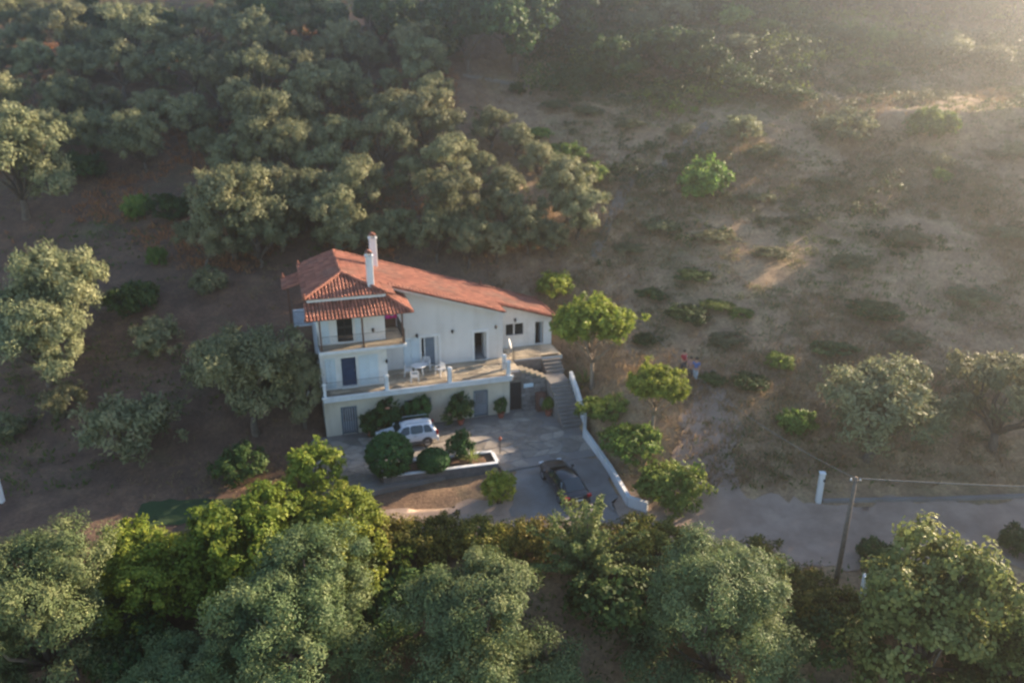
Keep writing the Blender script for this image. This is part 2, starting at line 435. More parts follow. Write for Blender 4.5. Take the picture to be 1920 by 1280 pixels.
ribbon('dirt_apron', [(9.5,36.5), (11.5,41), (13.2,45.5), (13.5,49)], [6.5, 4.6, 2.6, 1.2], M['dirt'], .03)
o = ribbon('driveway', [(3.3,42.6), (3.3,40), (3.0,36.6)], [5.0, 5.6, 7.6], M['concrete'], .055)
trod = mat_plain('trodden_earth', (.27,.22,.17), (.2,.165,.125), .8, .95, bmp=.4)
gxy = lambda *pp: [tuple(ground(*p)[0][:2]) for p in pp]
ribbon('footpath', gxy((1110,480),(1150,400),(1178,340),(1240,318),(1290,268),(1330,230)), [.7,.9,1.3,1.0,.9,.8], trod, .03)
ribbon('dirt_track', gxy((868,142),(930,152),(1010,162),(1120,182),(1200,186)), [.7,.9,.9,.9,.8], trod, .04)
ribbon('lawn', [(-21,37.2), (-15,38.0)], [2.2, 1.8], M['lawn'], .03)

# courtyard: slab with irregular paving
cy = [(-1.0,.62), (15.3,.62), (15.3,-2.7), (16.6,-2.9), (16.35,-6.9), (9.9,-7.0), (9.7,-6.35), (2.6,-6.9), (.6,-7.4), (-1.6,-5.5)]
mb = MB(); mb.prism([hw(a, b)[:2] for a, b in cy], -.3, .02)
court = mb.build('courtyard', M['concrete']); tag(court, kind='structure')
def inpoly(p, poly):
    c = False; n = len(poly)
    for i in range(n):
        (x1, y1), (x2, y2) = poly[i], poly[(i+1) % n]
        if (y1 > p[1]) != (y2 > p[1]) and p[0] < (x2-x1)*(p[1]-y1)/(y2-y1)+x1: c = not c
    return c
rd = random.Random(5)
def paving(poly, step, z, parent, mat, name, jit=.28, thick=.025, frame=hw, inset=.035, keep=None):
    xs = [p[0] for p in poly]; ys = [p[1] for p in poly]
    na = int((max(xs)-min(xs))/step)+2; nb = int((max(ys)-min(ys))/step)+2
    P = {}
    for i in range(na+1):
        for j in range(nb+1):
            P[i, j] = (min(xs)-step/2+(i+rd.uniform(-jit, jit)+.5*(j % 2))*step, min(ys)-step/2+(j+rd.uniform(-jit, jit))*step)
    k = 0
    for i in range(na):
        for j in range(nb):
            q = [P[i,j], P[i+1,j], P[i+1,j+1], P[i,j+1]]
            c = (sum(p[0] for p in q)/4, sum(p[1] for p in q)/4)
            if not all(inpoly((p[0]*.97+c[0]*.03, p[1]*.97+c[1]*.03), poly) for p in q): continue
            if keep and not keep(c): continue
            q = [(c[0]+(p[0]-c[0])*(1-inset/step*2), c[1]+(p[1]-c[1])*(1-inset/step*2)) for p in q]
            # chamfer the corners so that the stones read as hand-cut
            qq = []
            for n_ in range(4):
                p0, p1, p2 = q[n_-1], q[n_], q[(n_+1) % 4]; cfr = rd.uniform(.08, .25)
                qq += [(p1[0]+(p0[0]-p1[0])*cfr, p1[1]+(p0[1]-p1[1])*cfr), (p1[0]+(p2[0]-p1[0])*cfr, p1[1]+(p2[1]-p1[1])*cfr)]
            m_ = MB(); m_.r = rd; m_.prism([tuple(frame(*p)[:2]) if frame else p for p in qq], z, z+thick*rd.uniform(.6, 1.2))
            m_.build(name, mat, parent); k += 1
    return k
paving(cy, .95, .0, court, M['pave'], 'paving_stone', thick=.045)

# ------------------------------------------------------------------ house
house = empty('house', HO, HA, 'two-storey cream house with red tiled roof and front terrace above the courtyard', 'house')
def W(name, mat, fn, parent=house, **k):
    m_ = MB(); fn(m_); return m_.build(name, mat, parent, **k)

ZT, ZU = 3.1, 6.2                       # terrace floor, upper balcony floor
RZ, RS, RA = 10.3, .325, 1.93           # ridge height, right slope, ridge position
def roof_r(a): return RZ-RS*(a-RA)

def wall_b(name, mat, a0, a1, b0, b1, z0, top, holes=()):
    """wall facing -b with rectangular openings (a0,a1,z0,z1)"""
    m_ = MB(); es = sorted({a0, a1, *[h[0] for h in holes], *[h[1] for h in holes]})
    tf = top if callable(top) else (lambda a: top)
    for i in range(len(es)-1):
        u, v = es[i], es[i+1]; mid = (u+v)/2
        hs = sorted([h for h in holes if h[0] <= mid <= h[1]], key=lambda h: h[2])
        z = z0
        for h in hs:
            if h[2] > z: m_.box(u, v, b0, b1, z, h[2])
            z = h[3]
        m_.hexa([(u,b0,z), (v,b0,z), (v,b1,z), (u,b1,z), (u,b0,tf(u)), (v,b0,tf(v)), (v,b1,tf(v)), (u,b1,tf(u))])
    return m_.build(name, mat, house)

blue = (1.33, 2.27, 3.22, 5.2); upd = (1.25, 2.24, 6.32, 8.3)
wall_b('front_wall', M['white'], 0, 4.3, 1.2, 1.45, 3.0, 9.35, [blue, upd])
W('side_wall', M['white'], lambda m_: (m_.box(0, .25, 1.45, 9.2, -.3, 9.35)))
W('side_wall', M['white'], lambda m_: m_.box(4.05, 4.3, 1.45, 3.4, 3.0, 9.2))
sld = (7.0, 8.2, 3.15, 5.22); mdr = (10.78, 11.66, 3.15, 5.2)
upback = (4.5, 5.3, 6.25, 8.0)
wall_b('main_wall', M['wall'], 4.05, 12.9, 3.4, 3.65, 2.9, lambda a: min(roof_r(a)-.22, 9.3), [sld, mdr])
win = (13.61, 14.97, 4.08, 4.95); wdr = (15.9, 16.55, 3.15, 4.92)
wall_b('wing_wall', M['white'], 12.9, 17.2, 5.1, 5.35, 2.9, lambda a: roof_r(a)-.2, [win, wdr])
W('return_wall', M['white'], lambda m_: m_.box(12.65, 12.9, 3.65, 9.2, 2.9, roof_r(12.9)-.22))
W('end_wall', M['white'], lambda m_: m_.box(16.95, 17.2, 5.35, 9.2, 2.0, roof_r(17.2)-.2))
wall_b('rear_wall', M['wall'], 0.25, 16.95, 8.95, 9.2, 1.0, lambda a: (roof_r(a) if a > RA else RZ-.36*(RA-a))-.25)
W('dark_back_sheet', M['dark_in'], lambda m_: m_.box(4.4, 12.6, 6.2, 6.3, 3.1, 6.3))  # upright near-black sheet, painted shade behind the terrace doorways
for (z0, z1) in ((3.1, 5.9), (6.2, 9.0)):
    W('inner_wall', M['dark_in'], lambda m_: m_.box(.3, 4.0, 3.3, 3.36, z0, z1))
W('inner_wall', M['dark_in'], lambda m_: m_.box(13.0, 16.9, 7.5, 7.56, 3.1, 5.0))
# floors / terrace
W('terrace_slab', M['fascia'], lambda m_: (m_.box(-.05, 12.55, -.05, 3.4, 2.72, 3.04), m_.box(.25, 12.65, 3.65, 8.9, 2.8, 3.06), m_.box(12.55, 13.4, .9, 3.4, 2.72, 3.04), m_.box(13.4, 17.2, 2.72, 5.1, 2.72, 3.04)), bevel=.02)
W('slab_lip', M['fascia'], lambda m_: m_.box(-.12, 12.62, -.12, .03, 3.0, 3.13), bevel=.015)
W('upper_balcony_slab', M['fascia'], lambda m_: (m_.box(-.05, 5.45, -.02, 1.2, 5.98, 6.17), m_.box(4.3, 5.45, 1.2, 3.4, 5.98, 6.17)), bevel=.015)
W('upper_floor_finish', M['flag'], lambda m_: (m_.box(0.05, 5.38, .05, 1.19, 6.174, 6.2), m_.box(4.31, 5.38, 1.19, 3.39, 6.174, 6.2)))
tpoly = [(.02,.05), (12.5,.05), (12.5,.92), (13.38,.92), (13.38,2.74), (15.6,2.74), (15.6,3.0), (17.1,3.0), (17.1,5.08), (12.92,5.08), (12.92,3.38), (4.32,3.38), (4.32,1.18), (.02,1.18)]
tf_ = W('terrace_floor', M['flag'], lambda m_: (m_.box(.0, 12.5, .03, 3.39, 3.041, 3.075), m_.box(12.5, 13.38, .93, 3.39, 3.041, 3.075), m_.box(13.38, 17.15, 2.75, 5.09, 3.041, 3.075)))
rd = random.Random(9)
paving(tpoly, .62, 3.06, tf_, M['flag'], 'flagstone', thick=.035, frame=None, inset=.02)
# ground floor
gd1 = (1.02, 2.05, 0, 1.98); gd2 = (9.97, 10.98, 0, 2.0); gw = (5.2, 7.0, .95, 1.95)
wall_b('garage_wall', M['garage'], 0, 12.55, .62, .9, -.3, 2.75, [gd1, gd2, gw])
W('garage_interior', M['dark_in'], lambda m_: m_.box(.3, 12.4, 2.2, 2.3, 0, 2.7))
def door(a0, a1, z0, z1, b, mat, name='door', panels=2, parent=house, bars=None, frame='white', fw=.09, handle=True):
    fr = W(name+'_frame' if False else 'door_frame', M[frame], lambda m_: (m_.box(a0-fw, a0, b-.05, b+.1, z0, z1+fw), m_.box(a1, a1+fw, b-.05, b+.1, z0, z1+fw), m_.box(a0, a1, b-.05, b+.1, z1, z1+fw)), parent)
    d = W(name, M[mat], lambda m_: m_.box(a0, a1, b+.1, b+.14, z0+.02, z1), parent)
    n = panels
    for i in range(n):
        u0 = z0+.15+(z1-z0-.2)*i/n; u1 = z0+.15+(z1-z0-.2)*(i+1)/n-.12
        W('door_panel', M[mat], lambda m_: m_.box(a0+.12, a1-.12, b+.075, b+.1, u0, u1), d, bevel=.008)
    if bars:
        for k in range(bars):
            x = a0+(k+.5)*(a1-a0)/bars
            W('door_bar', M['fascia'], lambda m_: m_.box(x-.02, x+.02, b+.02, b+.06, z0+.15, z1-.06), d)
    if handle: W('handle', M['rim'], lambda m_: m_.tube([(a1-.1, b+.05, z0+.95), (a1-.1, b+.05, z0+1.1)], .02), d)
    return d
door(*blue[:2], *blue[2:], 1.22, 'blue_door', panels=3)
door(gd1[0]+.06, gd1[1]-.06, 0, 1.95, .66, 'grey_door', bars=6, frame='grey_door', fw=.06)
W('door_glazing', M['glass'], lambda m_: m_.box(1.14, 1.93, .69, .735, .95, 1.85))
door(gd2[0]+.06, gd2[1]-.06, 0, 1.95, .66, 'grey_door', bars=7, frame='grey_door', fw=.06)
W('door_glazing', M['glass'], lambda m_: m_.box(10.09, 10.86, .69, .735, .95, 1.85))
# upper balcony door (dark, half-open) and the dark return
W('door_frame', M['white'], lambda m_: (m_.box(1.16, 1.25, 1.17, 1.3, 6.32, 8.4), m_.box(2.24, 2.33, 1.17, 1.3, 6.32, 8.4), m_.box(1.16, 2.33, 1.17, 1.5, 6.2, 6.32)))
gd = W('glazed_door', M['glass'], lambda m_: m_.box(1.25, 2.24, 1.34, 1.37, 6.32, 8.3))
W('door_rail', M['black'], lambda m_: (m_.box(1.25, 2.24, 1.31, 1.34, 7.2, 7.3), m_.box(1.72, 1.77, 1.31, 1.34, 6.32, 8.3)), gd)
W('door_step', M['white'], lambda m_: m_.box(1.25, 2.33, 1.05, 1.2, 3.1, 3.22))
W('balcony_door', M['wood'], lambda m_: m_.box(4.42, 5.25, 3.34, 3.4, 6.22, 8.1))
W('door_frame', M['brown'], lambda m_: (m_.box(4.34, 4.42, 3.32, 3.4, 6.2, 8.2), m_.box(5.25, 5.33, 3.32, 3.4, 6.2, 8.2), m_.box(4.42, 5.25, 3.32, 3.4, 8.1, 8.2)))
# terrace sliding door with curtain, shutters
fr = W('door_frame', M['white'], lambda m_: (m_.box(6.86, 7.0, 3.34, 3.66, 3.1, 5.36), m_.box(8.2, 8.36, 3.34, 3.66, 3.1, 5.36), m_.box(7.0, 8.2, 3.34, 3.66, 5.22, 5.36), m_.box(7.0, 8.2, 3.34, 3.7, 3.09, 3.15)))
sd = W('sliding_door', M['glass'], lambda m_: m_.box(7.25, 8.2, 3.52, 3.55, 3.15, 5.22))
W('door_stile', M['white'], lambda m_: (m_.box(7.2, 7.28, 3.49, 3.57, 3.15, 5.22), m_.box(7.95, 8.2, 3.50, 3.518, 3.15, 5.22)), sd)
def curtain(m_):
    n = 16
    for k in range(n):
        x0 = 7.3+k*.04; m_.add([(x0, 3.5+.012*(k % 2), 3.2), (x0+.04, 3.5+.012*((k+1) % 2), 3.2), (x0+.04, 3.5+.012*((k+1) % 2), 5.2), (x0, 3.5+.012*(k % 2), 5.2)], [(0,1,2,3)])
W('curtain', mat_plain('grey_blue_curtain', (.17,.22,.28), (.13,.17,.22), 3, .9), curtain)
def shutter(a0, a1, z0, z1, b, n=12):
    s_ = W('shutter', M['shutter'], lambda m_: (m_.box(a0, a0+.07, b-.05, b, z0, z1), m_.box(a1-.07, a1, b-.05, b, z0, z1), m_.box(a0+.07, a1-.07, b-.05, b, z0, z0+.1), m_.box(a0+.07, a1-.07, b-.05, b, z1-.1, z1), m_.box(a0+.07, a1-.07, b-.05, b, (z0+z1)/2-.04, (z0+z1)/2+.04)))
    for k in range(n):
        z = z0+.12+(z1-z0-.24)*k/n; h = (z1-z0-.24)/n
        W('slat', M['shutter'], lambda m_: m_.hexa([(a0+.07,b-.04,z), (a1-.07,b-.04,z), (a1-.07,b-.03,z), (a0+.07,b-.03,z), (a0+.07,b-.015,z+h*.8), (a1-.07,b-.015,z+h*.8), (a1-.07,b-.005,z+h*.8), (a0+.07,b-.005,z+h*.8)]), s_)
shutter(5.75, 6.3, 3.2, 5.25, 3.39); shutter(6.31, 6.86, 3.2, 5.25, 3.39)
shutter(.32, .62, 3.2, 5.25, 1.19); shutter(.63, .95, 3.2, 5.25, 1.19)
shutter(2.45, 3.05, 3.2, 5.25, 1.19); shutter(3.06, 3.7, 3.2, 5.25, 1.19)
shutter(.3, .75, 6.3, 8.3, 1.19); shutter(2.4, 2.75, 6.3, 8.3, 1.19)
# main door, open, dark inside
W('door_frame', M['white'], lambda m_: (m_.box(10.6, 10.78, 3.34, 3.66, 3.1, 5.36), m_.box(11.66, 11.84, 3.34, 3.66, 3.1, 5.36), m_.box(10.78, 11.66, 3.34, 3.66, 5.2, 5.36), m_.box(10.78, 11.66, 3.34, 3.8, 3.09, 3.15)))
W('open_door', M['white'], lambda m_: m_.box(11.60, 11.65, 3.67, 4.5, 3.16, 5.18))
# wing door and window
W('door_frame', M['white'], lambda m_: (m_.box(15.8, 15.9, 5.06, 5.36, 3.1, 5.02), m_.box(16.55, 16.65, 5.06, 5.36, 3.1, 5.02), m_.box(15.9, 16.55, 5.06, 5.36, 4.92, 5.02)))
W('open_door', M['shutter'], lambda m_: m_.box(16.48, 16.53, 5.37, 6.05, 3.12, 4.9))
wf = W('window', M['white'], lambda m_: (m_.box(13.51, 13.61, 5.06, 5.36, 3.98, 5.05), m_.box(14.97, 15.07, 5.06, 5.36, 3.98, 5.05), m_.box(13.61, 14.97, 5.06, 5.36, 4.95, 5.05), m_.box(13.61, 14.97, 5.0, 5.36, 3.98, 4.08), m_.box(14.22, 14.32, 5.16, 5.26, 4.08, 4.95)))
W('pane', M['glass'], lambda m_: m_.box(13.61, 14.22, 5.2, 5.22, 4.08, 4.95), wf)
W('pane', M['glass'], lambda m_: m_.box(14.32, 14.97, 5.2, 5.22, 4.08, 4.95), wf)
wf = W('window', M['grey_door'], lambda m_: (m_.box(5.2, 5.28, .6, .7, .95, 1.95), m_.box(6.92, 7.0, .6, .7, .95, 1.95), m_.box(5.28, 6.92, .6, .7, 1.87, 1.95), m_.box(5.28, 6.92, .55, .7, .95, 1.03), m_.box(6.06, 6.14, .6, .7, 1.03, 1.87)))
W('pane', M['glass'], lambda m_: m_.box(5.28, 6.06, .66, .68, 1.03, 1.87), wf)
W('pane', M['glass'], lambda m_: m_.box(6.14, 6.92, .66, .68, 1.03, 1.87), wf)
# railings
def railing(p0, p1, z0, h, step=.11, parent=house, r=.009):
    p0, p1 = Vector((*p0, 0)), Vector((*p1, 0)); n = int((p1-p0).length/step)
    def fn(m_):
        for zz in (z0+.08, z0+h): m_.tube([(p0.x,p0.y,zz), (p1.x,p1.y,zz)], r*1.5, 5)
        for k in range(n+1):
            q = p0.lerp(p1, k/n); m_.tube([(q.x,q.y,z0+.0), (q.x,q.y,z0+h)], r, 4)
    o = W('railing', M['black'], fn, parent); tag(o, kind='stuff'); return o
railing((.15,.06), (5.25,.06), ZU, .95); railing((5.38,.06), (5.38,3.3), ZU, .95); railing((.02,.1), (.02,1.1), ZU, .95)
railing((.1,.1), (3.9,.1), ZT, .95); railing((4.2,.1), (8.05,.1), ZT, .95); railing((8.4,.1), (12.1,.1), ZT, .95)
railing((13.4,2.2), (13.4,2.74), ZT, .9); railing((13.45,2.8), (15.5,2.8), ZT, .9)
railing((.02,.15), (.02,1.15), ZT, .95)
def pillar(a, b, z0, z1, r=.13):
    p = W('pillar', M['fascia'], lambda m_: m_.box(a-r, a+r, b-r, b+r, z0, z1), bevel=.015)
    W('pillar_cap', M['white'], lambda m_: m_.hexa([(a-r-.04,b-r-.04,z1), (a+r+.04,b-r-.04,z1), (a+r+.04,b+r+.04,z1), (a-r-.04,b+r+.04,z1), (a-r*.6,b-r*.6,z1+.1), (a+r*.6,b-r*.6,z1+.1), (a+r*.6,b+r*.6,z1+.1), (a-r*.6,b+r*.6,z1+.1)]), p)
for a, b in ((4.04,.1), (8.22,.1), (12.3,.1), (12.35,1.25)): pillar(a, b, 3.05, 4.1)
pillar(.1, .1, 3.05, 3.95, .1)
for a in (.15, 2.75, 5.27): W('post', M['brown'], lambda m_: m_.box(a-.05, a+.05, .05, .15, 6.2, 8.45))
W('beam', M['brown'], lambda m_: m_.box(-.3, 5.5, .04, .16, 8.35, 8.47))
# wall lamps
for a, b, z in ((6.7,3.33,5.45), (9.2,3.33,5.5), (12.35,3.33,5.5), (14.3,5.03,5.25), (3.5,1.13,6.95), (4.25,1.13,4.7)):
    lm = W('wall_lamp', M['black'], lambda m_: (m_.box(a-.04, a+.04, b+.02, b+.08, z-.1, z+.1), m_.tube([(a,b+.04,z+.05), (a,b-.09,z+.12)], .015, 5)))
    W('lamp_shade', M['black'], lambda m_: m_.lathe([(.05,z-.12), (.1,z+.06), (.03,z+.16)], (a,b-.1,0), 6), lm)

# ---- roofs
def tile_plane(name, poly, down, across, parent, spacing=.22, course=.40, seed=1, bed_t=.06, over=.05):
    """barrel tiles laid on a planar convex polygon (3D points in the house frame)"""
    rr = random.Random(seed)
    P = [Vector(p) for p in poly]; u = Vector(down).normalized(); v = Vector(across).normalized()
    n = v.cross(u).normalized()
    if n.z < 0: n = -n
    o = P[0]; q = [((p-o).dot(v), (p-o).dot(u)) for p in P]
    bed = MB(); N = len(P)
    bed.add([p for p in P]+[p-n*bed_t for p in P], [tuple(range(N)), tuple(range(2*N-1, N-1, -1))]+[(i,(i+1) % N,(i+1) % N+N,i+N) for i in range(N)])
    b = bed.build(name, M['tile_bed'], parent)
    m_ = MB(); m_.r = rr
    vmin, vmax = min(p[0] for p in q), max(p[0] for p in q)
    k = int((vmax-vmin)/spacing); off = (vmax-vmin-k*spacing)/2
    for i in range(k+1):
        vc = vmin+off+i*spacing; us = []
        for j in range(N):
            (v1, u1), (v2, u2) = q[j], q[(j+1) % N]
            if (v1-vc)*(v2-vc) <= 0 and abs(v1-v2) > 1e-6: us.append(u1+(u2-u1)*(vc-v1)/(v2-v1))
        if len(us) < 2: continue
        ua, ub = min(us), max(us)+over
        m = max(1, round((ub-ua)/course)); ln = (ub-ua)/m
        for j in range(m):
            a0 = ub-(j+1)*ln; a1 = ub-j*ln+.04
            vj = vc+rr.uniform(-.012, .012); vs = []
            for (uu, rad, lift) in ((a0, .078, .0), (a1, .095, .016)):
                for t in range(5):
                    th = math.pi*t/4
                    vs.append(o+v*(vj+math.cos(th)*rad)+u*uu+n*(math.sin(th)*rad*.95+lift+rr.uniform(0, .006)))
            m_.add(vs, [(t,t+1,t+6,t+5) for t in range(4)]+[(9,8,7,6,5)])
    tl = m_.build('roof_tiles', M['tile'], b); tag(tl, kind='stuff')
    return b
def ridge_tiles(p0, p1, parent, n=None, r=.13):
    p0, p1 = Vector(p0), Vector(p1); n = n or max(2, int((p1-p0).length/.42)); d = (p1-p0)/n
    dn = d.normalized(); s_ = dn.cross(Vector((0,0,1))).normalized(); up = s_.cross(dn)
    for k in range(n):
        m_ = MB(); m_.r = rd; vs = []
        for (f, rad, lf) in ((0, r, .03), (1.1, r*.86, 0)):
            for t in range(7):
                th = math.pi*t/6; vs.append(p0+d*(k+f)+s_*math.cos(th)*rad+up*(math.sin(th)*rad+lf+.015))
        m_.add(vs, [(t,t+1,t+8,t+7) for t in range(6)]+[(0,1,2,3,4,5,6)]); m_.build('ridge_tile', M['tile'], parent)
EL = -.57; EZ = RZ-.36*(RA-EL)          # left eave
BF, BR_ = 3.2, 9.45
VB = 2.62                                # front verge of the long right slope
S_, E_ = roof_r(4.4), roof_r(12.8)
hip_front = [(EL,.9,EZ), (4.4,.9,EZ+.03), (RA,BF,RZ)]
rf = tile_plane('roof', [(RA,BF,RZ), (RA,BR_,RZ), (EL,BR_,EZ), (EL,.9,EZ)], (-1,0,-.36), (0,1,0), house, seed=2)
rf2 = tile_plane('roof', hip_front, (0,-1,-(RZ-EZ)/(BF-.9)), (1,0,0), house, seed=3)
rf3 = tile_plane('roof', [(RA,BF,RZ), (4.4,VB,S_), (12.8,VB,E_), (12.8,BR_,E_), (RA,BR_,RZ)], (1,0,-RS), (0,1,0), house, seed=4)
e2 = roof_r(17.5)
tile_plane('roof', [(12.8,4.6,E_-.03), (17.5,4.6,e2), (17.5,BR_,e2), (12.8,BR_,E_-.03)], (1,0,-RS), (0,1,0), house, seed=5)
tile_plane('roof', [(RA,BF-.02,RZ-.02), (4.42,.92,EZ+.04), (4.9,.92,EZ-.12), (4.9,VB,roof_r(4.9)-.05), (4.4,VB,S_-.03)], (1,0,-RS), (0,1,0), house, seed=6)
# skirt roof over the upper balcony, hipped at its right end
sk = [(-.62,-.42,8.42), (5.85,-.42,8.42), (4.4,1.19,9.12), (-.62,1.19,9.12)]
rf4 = tile_plane('balcony_roof', sk, (0,-1,-.435), (1,0,0), house, seed=7)
tile_plane('balcony_roof', [(5.85,-.40,8.43), (5.85,3.38,8.43), (4.4,3.38,9.12), (4.4,1.19,9.12)], (1,0,-.476), (0,1,0), house, seed=8)
W('roof_fascia', M['white'], lambda m_: (m_.box(-.45, 4.45, 1.0, 1.19, 9.16, 9.36), m_.box(-.45, .0, 1.19, 9.3, 9.16, 9.3)))
ridge_tiles((RA,BF,RZ), (RA,BR_,RZ), rf); ridge_tiles((RA,BF,RZ+.02), (EL,.9,EZ+.05), rf2); ridge_tiles((RA,BF,RZ+.02), (4.4,.9,EZ+.07), rf2)
ridge_tiles((4.4,1.19,9.15), (5.85,-.42,8.47), rf4)
# verge tiles along the front edge of the long slope
def verge(p0, p1, parent):
    ridge_tiles(p0, p1, parent, r=.1)
def verge_row(a0, a1, b, parent):           # short barrel tiles laid across the sloping front edge
    m_ = MB(); m_.r = rd; n = int((a1-a0)/.225)
    for i in range(n+1):
        a = a0+(a1-a0)*i/n; z = roof_r(a)+.035; vs = []
        for (bb, rad, dz) in ((b-.06, .1, -.015), (b+.45, .085, .03)):
            for t in range(7): th = math.pi*t/6; vs.append((a+math.cos(th)*rad, bb, z+dz+math.sin(th)*rad))
        m_.add(vs, [(t,t+1,t+8,t+7) for t in range(6)])
    o_ = m_.build('verge_tiles', M['tile'], parent); tag(o_, kind='stuff')
verge_row(4.95, 12.8, VB-.02, rf3); verge_row(12.9, 17.5, 4.58, rf3)
verge((RA,BR_,RZ+.02), (17.5,BR_,e2+.04), rf3)
verge((17.45,4.62,e2+.03), (17.45,BR_,e2+.03), rf3); verge((EL,BR_,EZ+.03), (RA,BR_,RZ+.02), rf)
W('verge_soffit', M['wall'], lambda m_: (m_.hexa([(4.9,VB+.05,roof_r(4.9)-.2), (12.8,VB+.05,E_-.2), (12.8,3.4,E_-.24), (4.9,3.4,roof_r(4.9)-.24), (4.9,VB+.05,roof_r(4.9)-.06), (12.8,VB+.05,E_-.06), (12.8,3.4,E_-.06), (4.9,3.4,roof_r(4.9)-.06)])))
# small side roof and side balcony at the left rear
tile_plane('side_roof', [(-.05,6.6,9.05), (-.05,9.4,9.05), (-1.75,9.4,8.55), (-1.75,6.6,8.55)], (-1,0,-.3), (0,1,0), house, seed=9)
W('side_balcony', M['fascia'], lambda m_: m_.box(-1.3, 0, 5.6, 9.2, 6.13, 6.25))
railing((-1.3,5.65), (-1.3,9.1), 6.25, .95); railing((-1.3,5.65), (-.05,5.65), 6.25, .95)
for b in (6.75, 9.2): W('post', M['brown'], lambda m_: m_.box(-1.5, -1.4, b-.05, b+.05, 6.05, 8.6))
# chimneys
def chimney(a, b, z0, z1, r, mat, pot):
    c = W('chimney', M[mat], lambda m_: m_.box(a-r, a+r, b-r, b+r, z0, z1), rf3, bevel=.02)
    W('chimney_cap', M[mat], lambda m_: (m_.box(a-r-.06, a+r+.06, b-r-.06, b+r+.06, z1, z1+.07), m_.box(a-r+.02, a-r+.1, b-r, b+r, z1+.07, z1+.25), m_.box(a+r-.1, a+r-.02, b-r, b+r, z1+.07, z1+.25)), c)
    W('chimney_cowl', M['tile'], lambda m_: m_.hexa([(a-r-.02,b-r-.05,z1+.25), (a+r+.02,b-r-.05,z1+.25), (a+r+.02,b+r+.05,z1+.25), (a-r-.02,b+r+.05,z1+.25), (a-.05,b-r-.05,z1+.4), (a+.05,b-r-.05,z1+.4), (a+.05,b+r+.05,z1+.4), (a-.05,b+r+.05,z1+.4)]), c)
chimney(3.62, 1.75, 9.2, 11.65, .21, 'white', True)
chimney(4.6, 7.6, 9.0, 11.45, .24, 'white', True)
# finials
for p in ((17.45,9.45,e2), (12.9,9.45,E_), (EL,9.4,EZ), (EL,.92,EZ), (-.62,-.4,8.42), (-1.7,9.35,8.6)):
    W('finial', M['tile'], lambda m_: m_.lathe([(.1,p[2]), (.13,p[2]+.12), (.05,p[2]+.24), (.08,p[2]+.32), (.01,p[2]+.42)], (p[0],p[1],0), 8))

# ------------------------------------------------------------------ stone wall under the side stairs
def stone_face(name, root, a0, a1, z0, topf, b, hole=None, sz=.34):
    back = MB(); n = 8
    back.prism([(a0,0), (a1,0)], 0, 0) if False else None
    pts = [(a0,z0), (a1,z0), (a1,topf(a1)), (a0,topf(a0))]
    z = z0; k = 0
    while z < max(topf(a0), topf(a1)):
        h = rd.uniform(.2, .32); a = a0+rd.uniform(-.2, 0)
        while a < a1:
            wd = rd.uniform(.22, .5); u0, u1 = max(a, a0), min(a+wd-.025, a1); t = min(topf(u0), topf(u1)); z1 = min(z+h-.025, t)
            cen = ((u0+u1)/2, (z+z1)/2)
            if z1-z > .06 and u1-u0 > .08 and not (hole and u1 > hole[0] and u0 < hole[1] and z < hole[3] and z1 > hole[2]):
                m_ = MB(); m_.r = rd; e = rd.uniform(.0, .035)
                m_.hexa([(u0,b-.0,z), (u1,b,z), (u1,b+.1,z), (u0,b+.1,z), (u0,b,z1), (u1,b,z1), (u1,b+.1,z1), (u0,b+.1,z1)])
                m_.v = [(x+rd.uniform(-.015,.015), y-(e if y < b+.05 else 0), zz+rd.uniform(-.015,.015)) for x, y, zz in m_.v]
                m_.build('stone', M['stone'], root)
            a += wd
        z += h
sw = empty('stone_wall', HO, HA, 'grey rubble stone wall with a dark doorway under the side steps', 'stone wall')
def topw(a): return 3.0 if a < 13.4 else 3.0-.42*(a-13.4)
hole = (12.64, 13.46, 0, 2.2)
def mort(m_):
    for (u0, u1, z0) in ((12.56, 12.64, 0), (12.64, 13.46, 2.2), (13.46, 15.25, 0)):
        m_.hexa([(u0,.74,z0-.2*(z0 == 0)), (u1,.74,z0-.2*(z0 == 0)), (u1,.93,z0-.2*(z0 == 0)), (u0,.93,z0-.2*(z0 == 0)), (u0,.74,topw(u0)-.03), (u1,.74,topw(u1)-.03), (u1,.93,topw(u1)-.03), (u0,.93,topw(u0)-.03)])
W('mortar_core', M['mortar'], mort, sw)
stone_face('stone', sw, 12.57, 15.25, .0, topw, .70, hole)
W('dark_door', M['black'], lambda m_: m_.box(12.64, 13.46, .85, .9, .05, 2.2), sw)
W('door_sill', M['concrete'], lambda m_: m_.box(12.6, 13.5, .5, .84, 0, .1), sw)
W('plaster_patch', M['shutter'], lambda m_: m_.box(13.6, 14.3, .655, .70, 1.75, 2.05), sw)
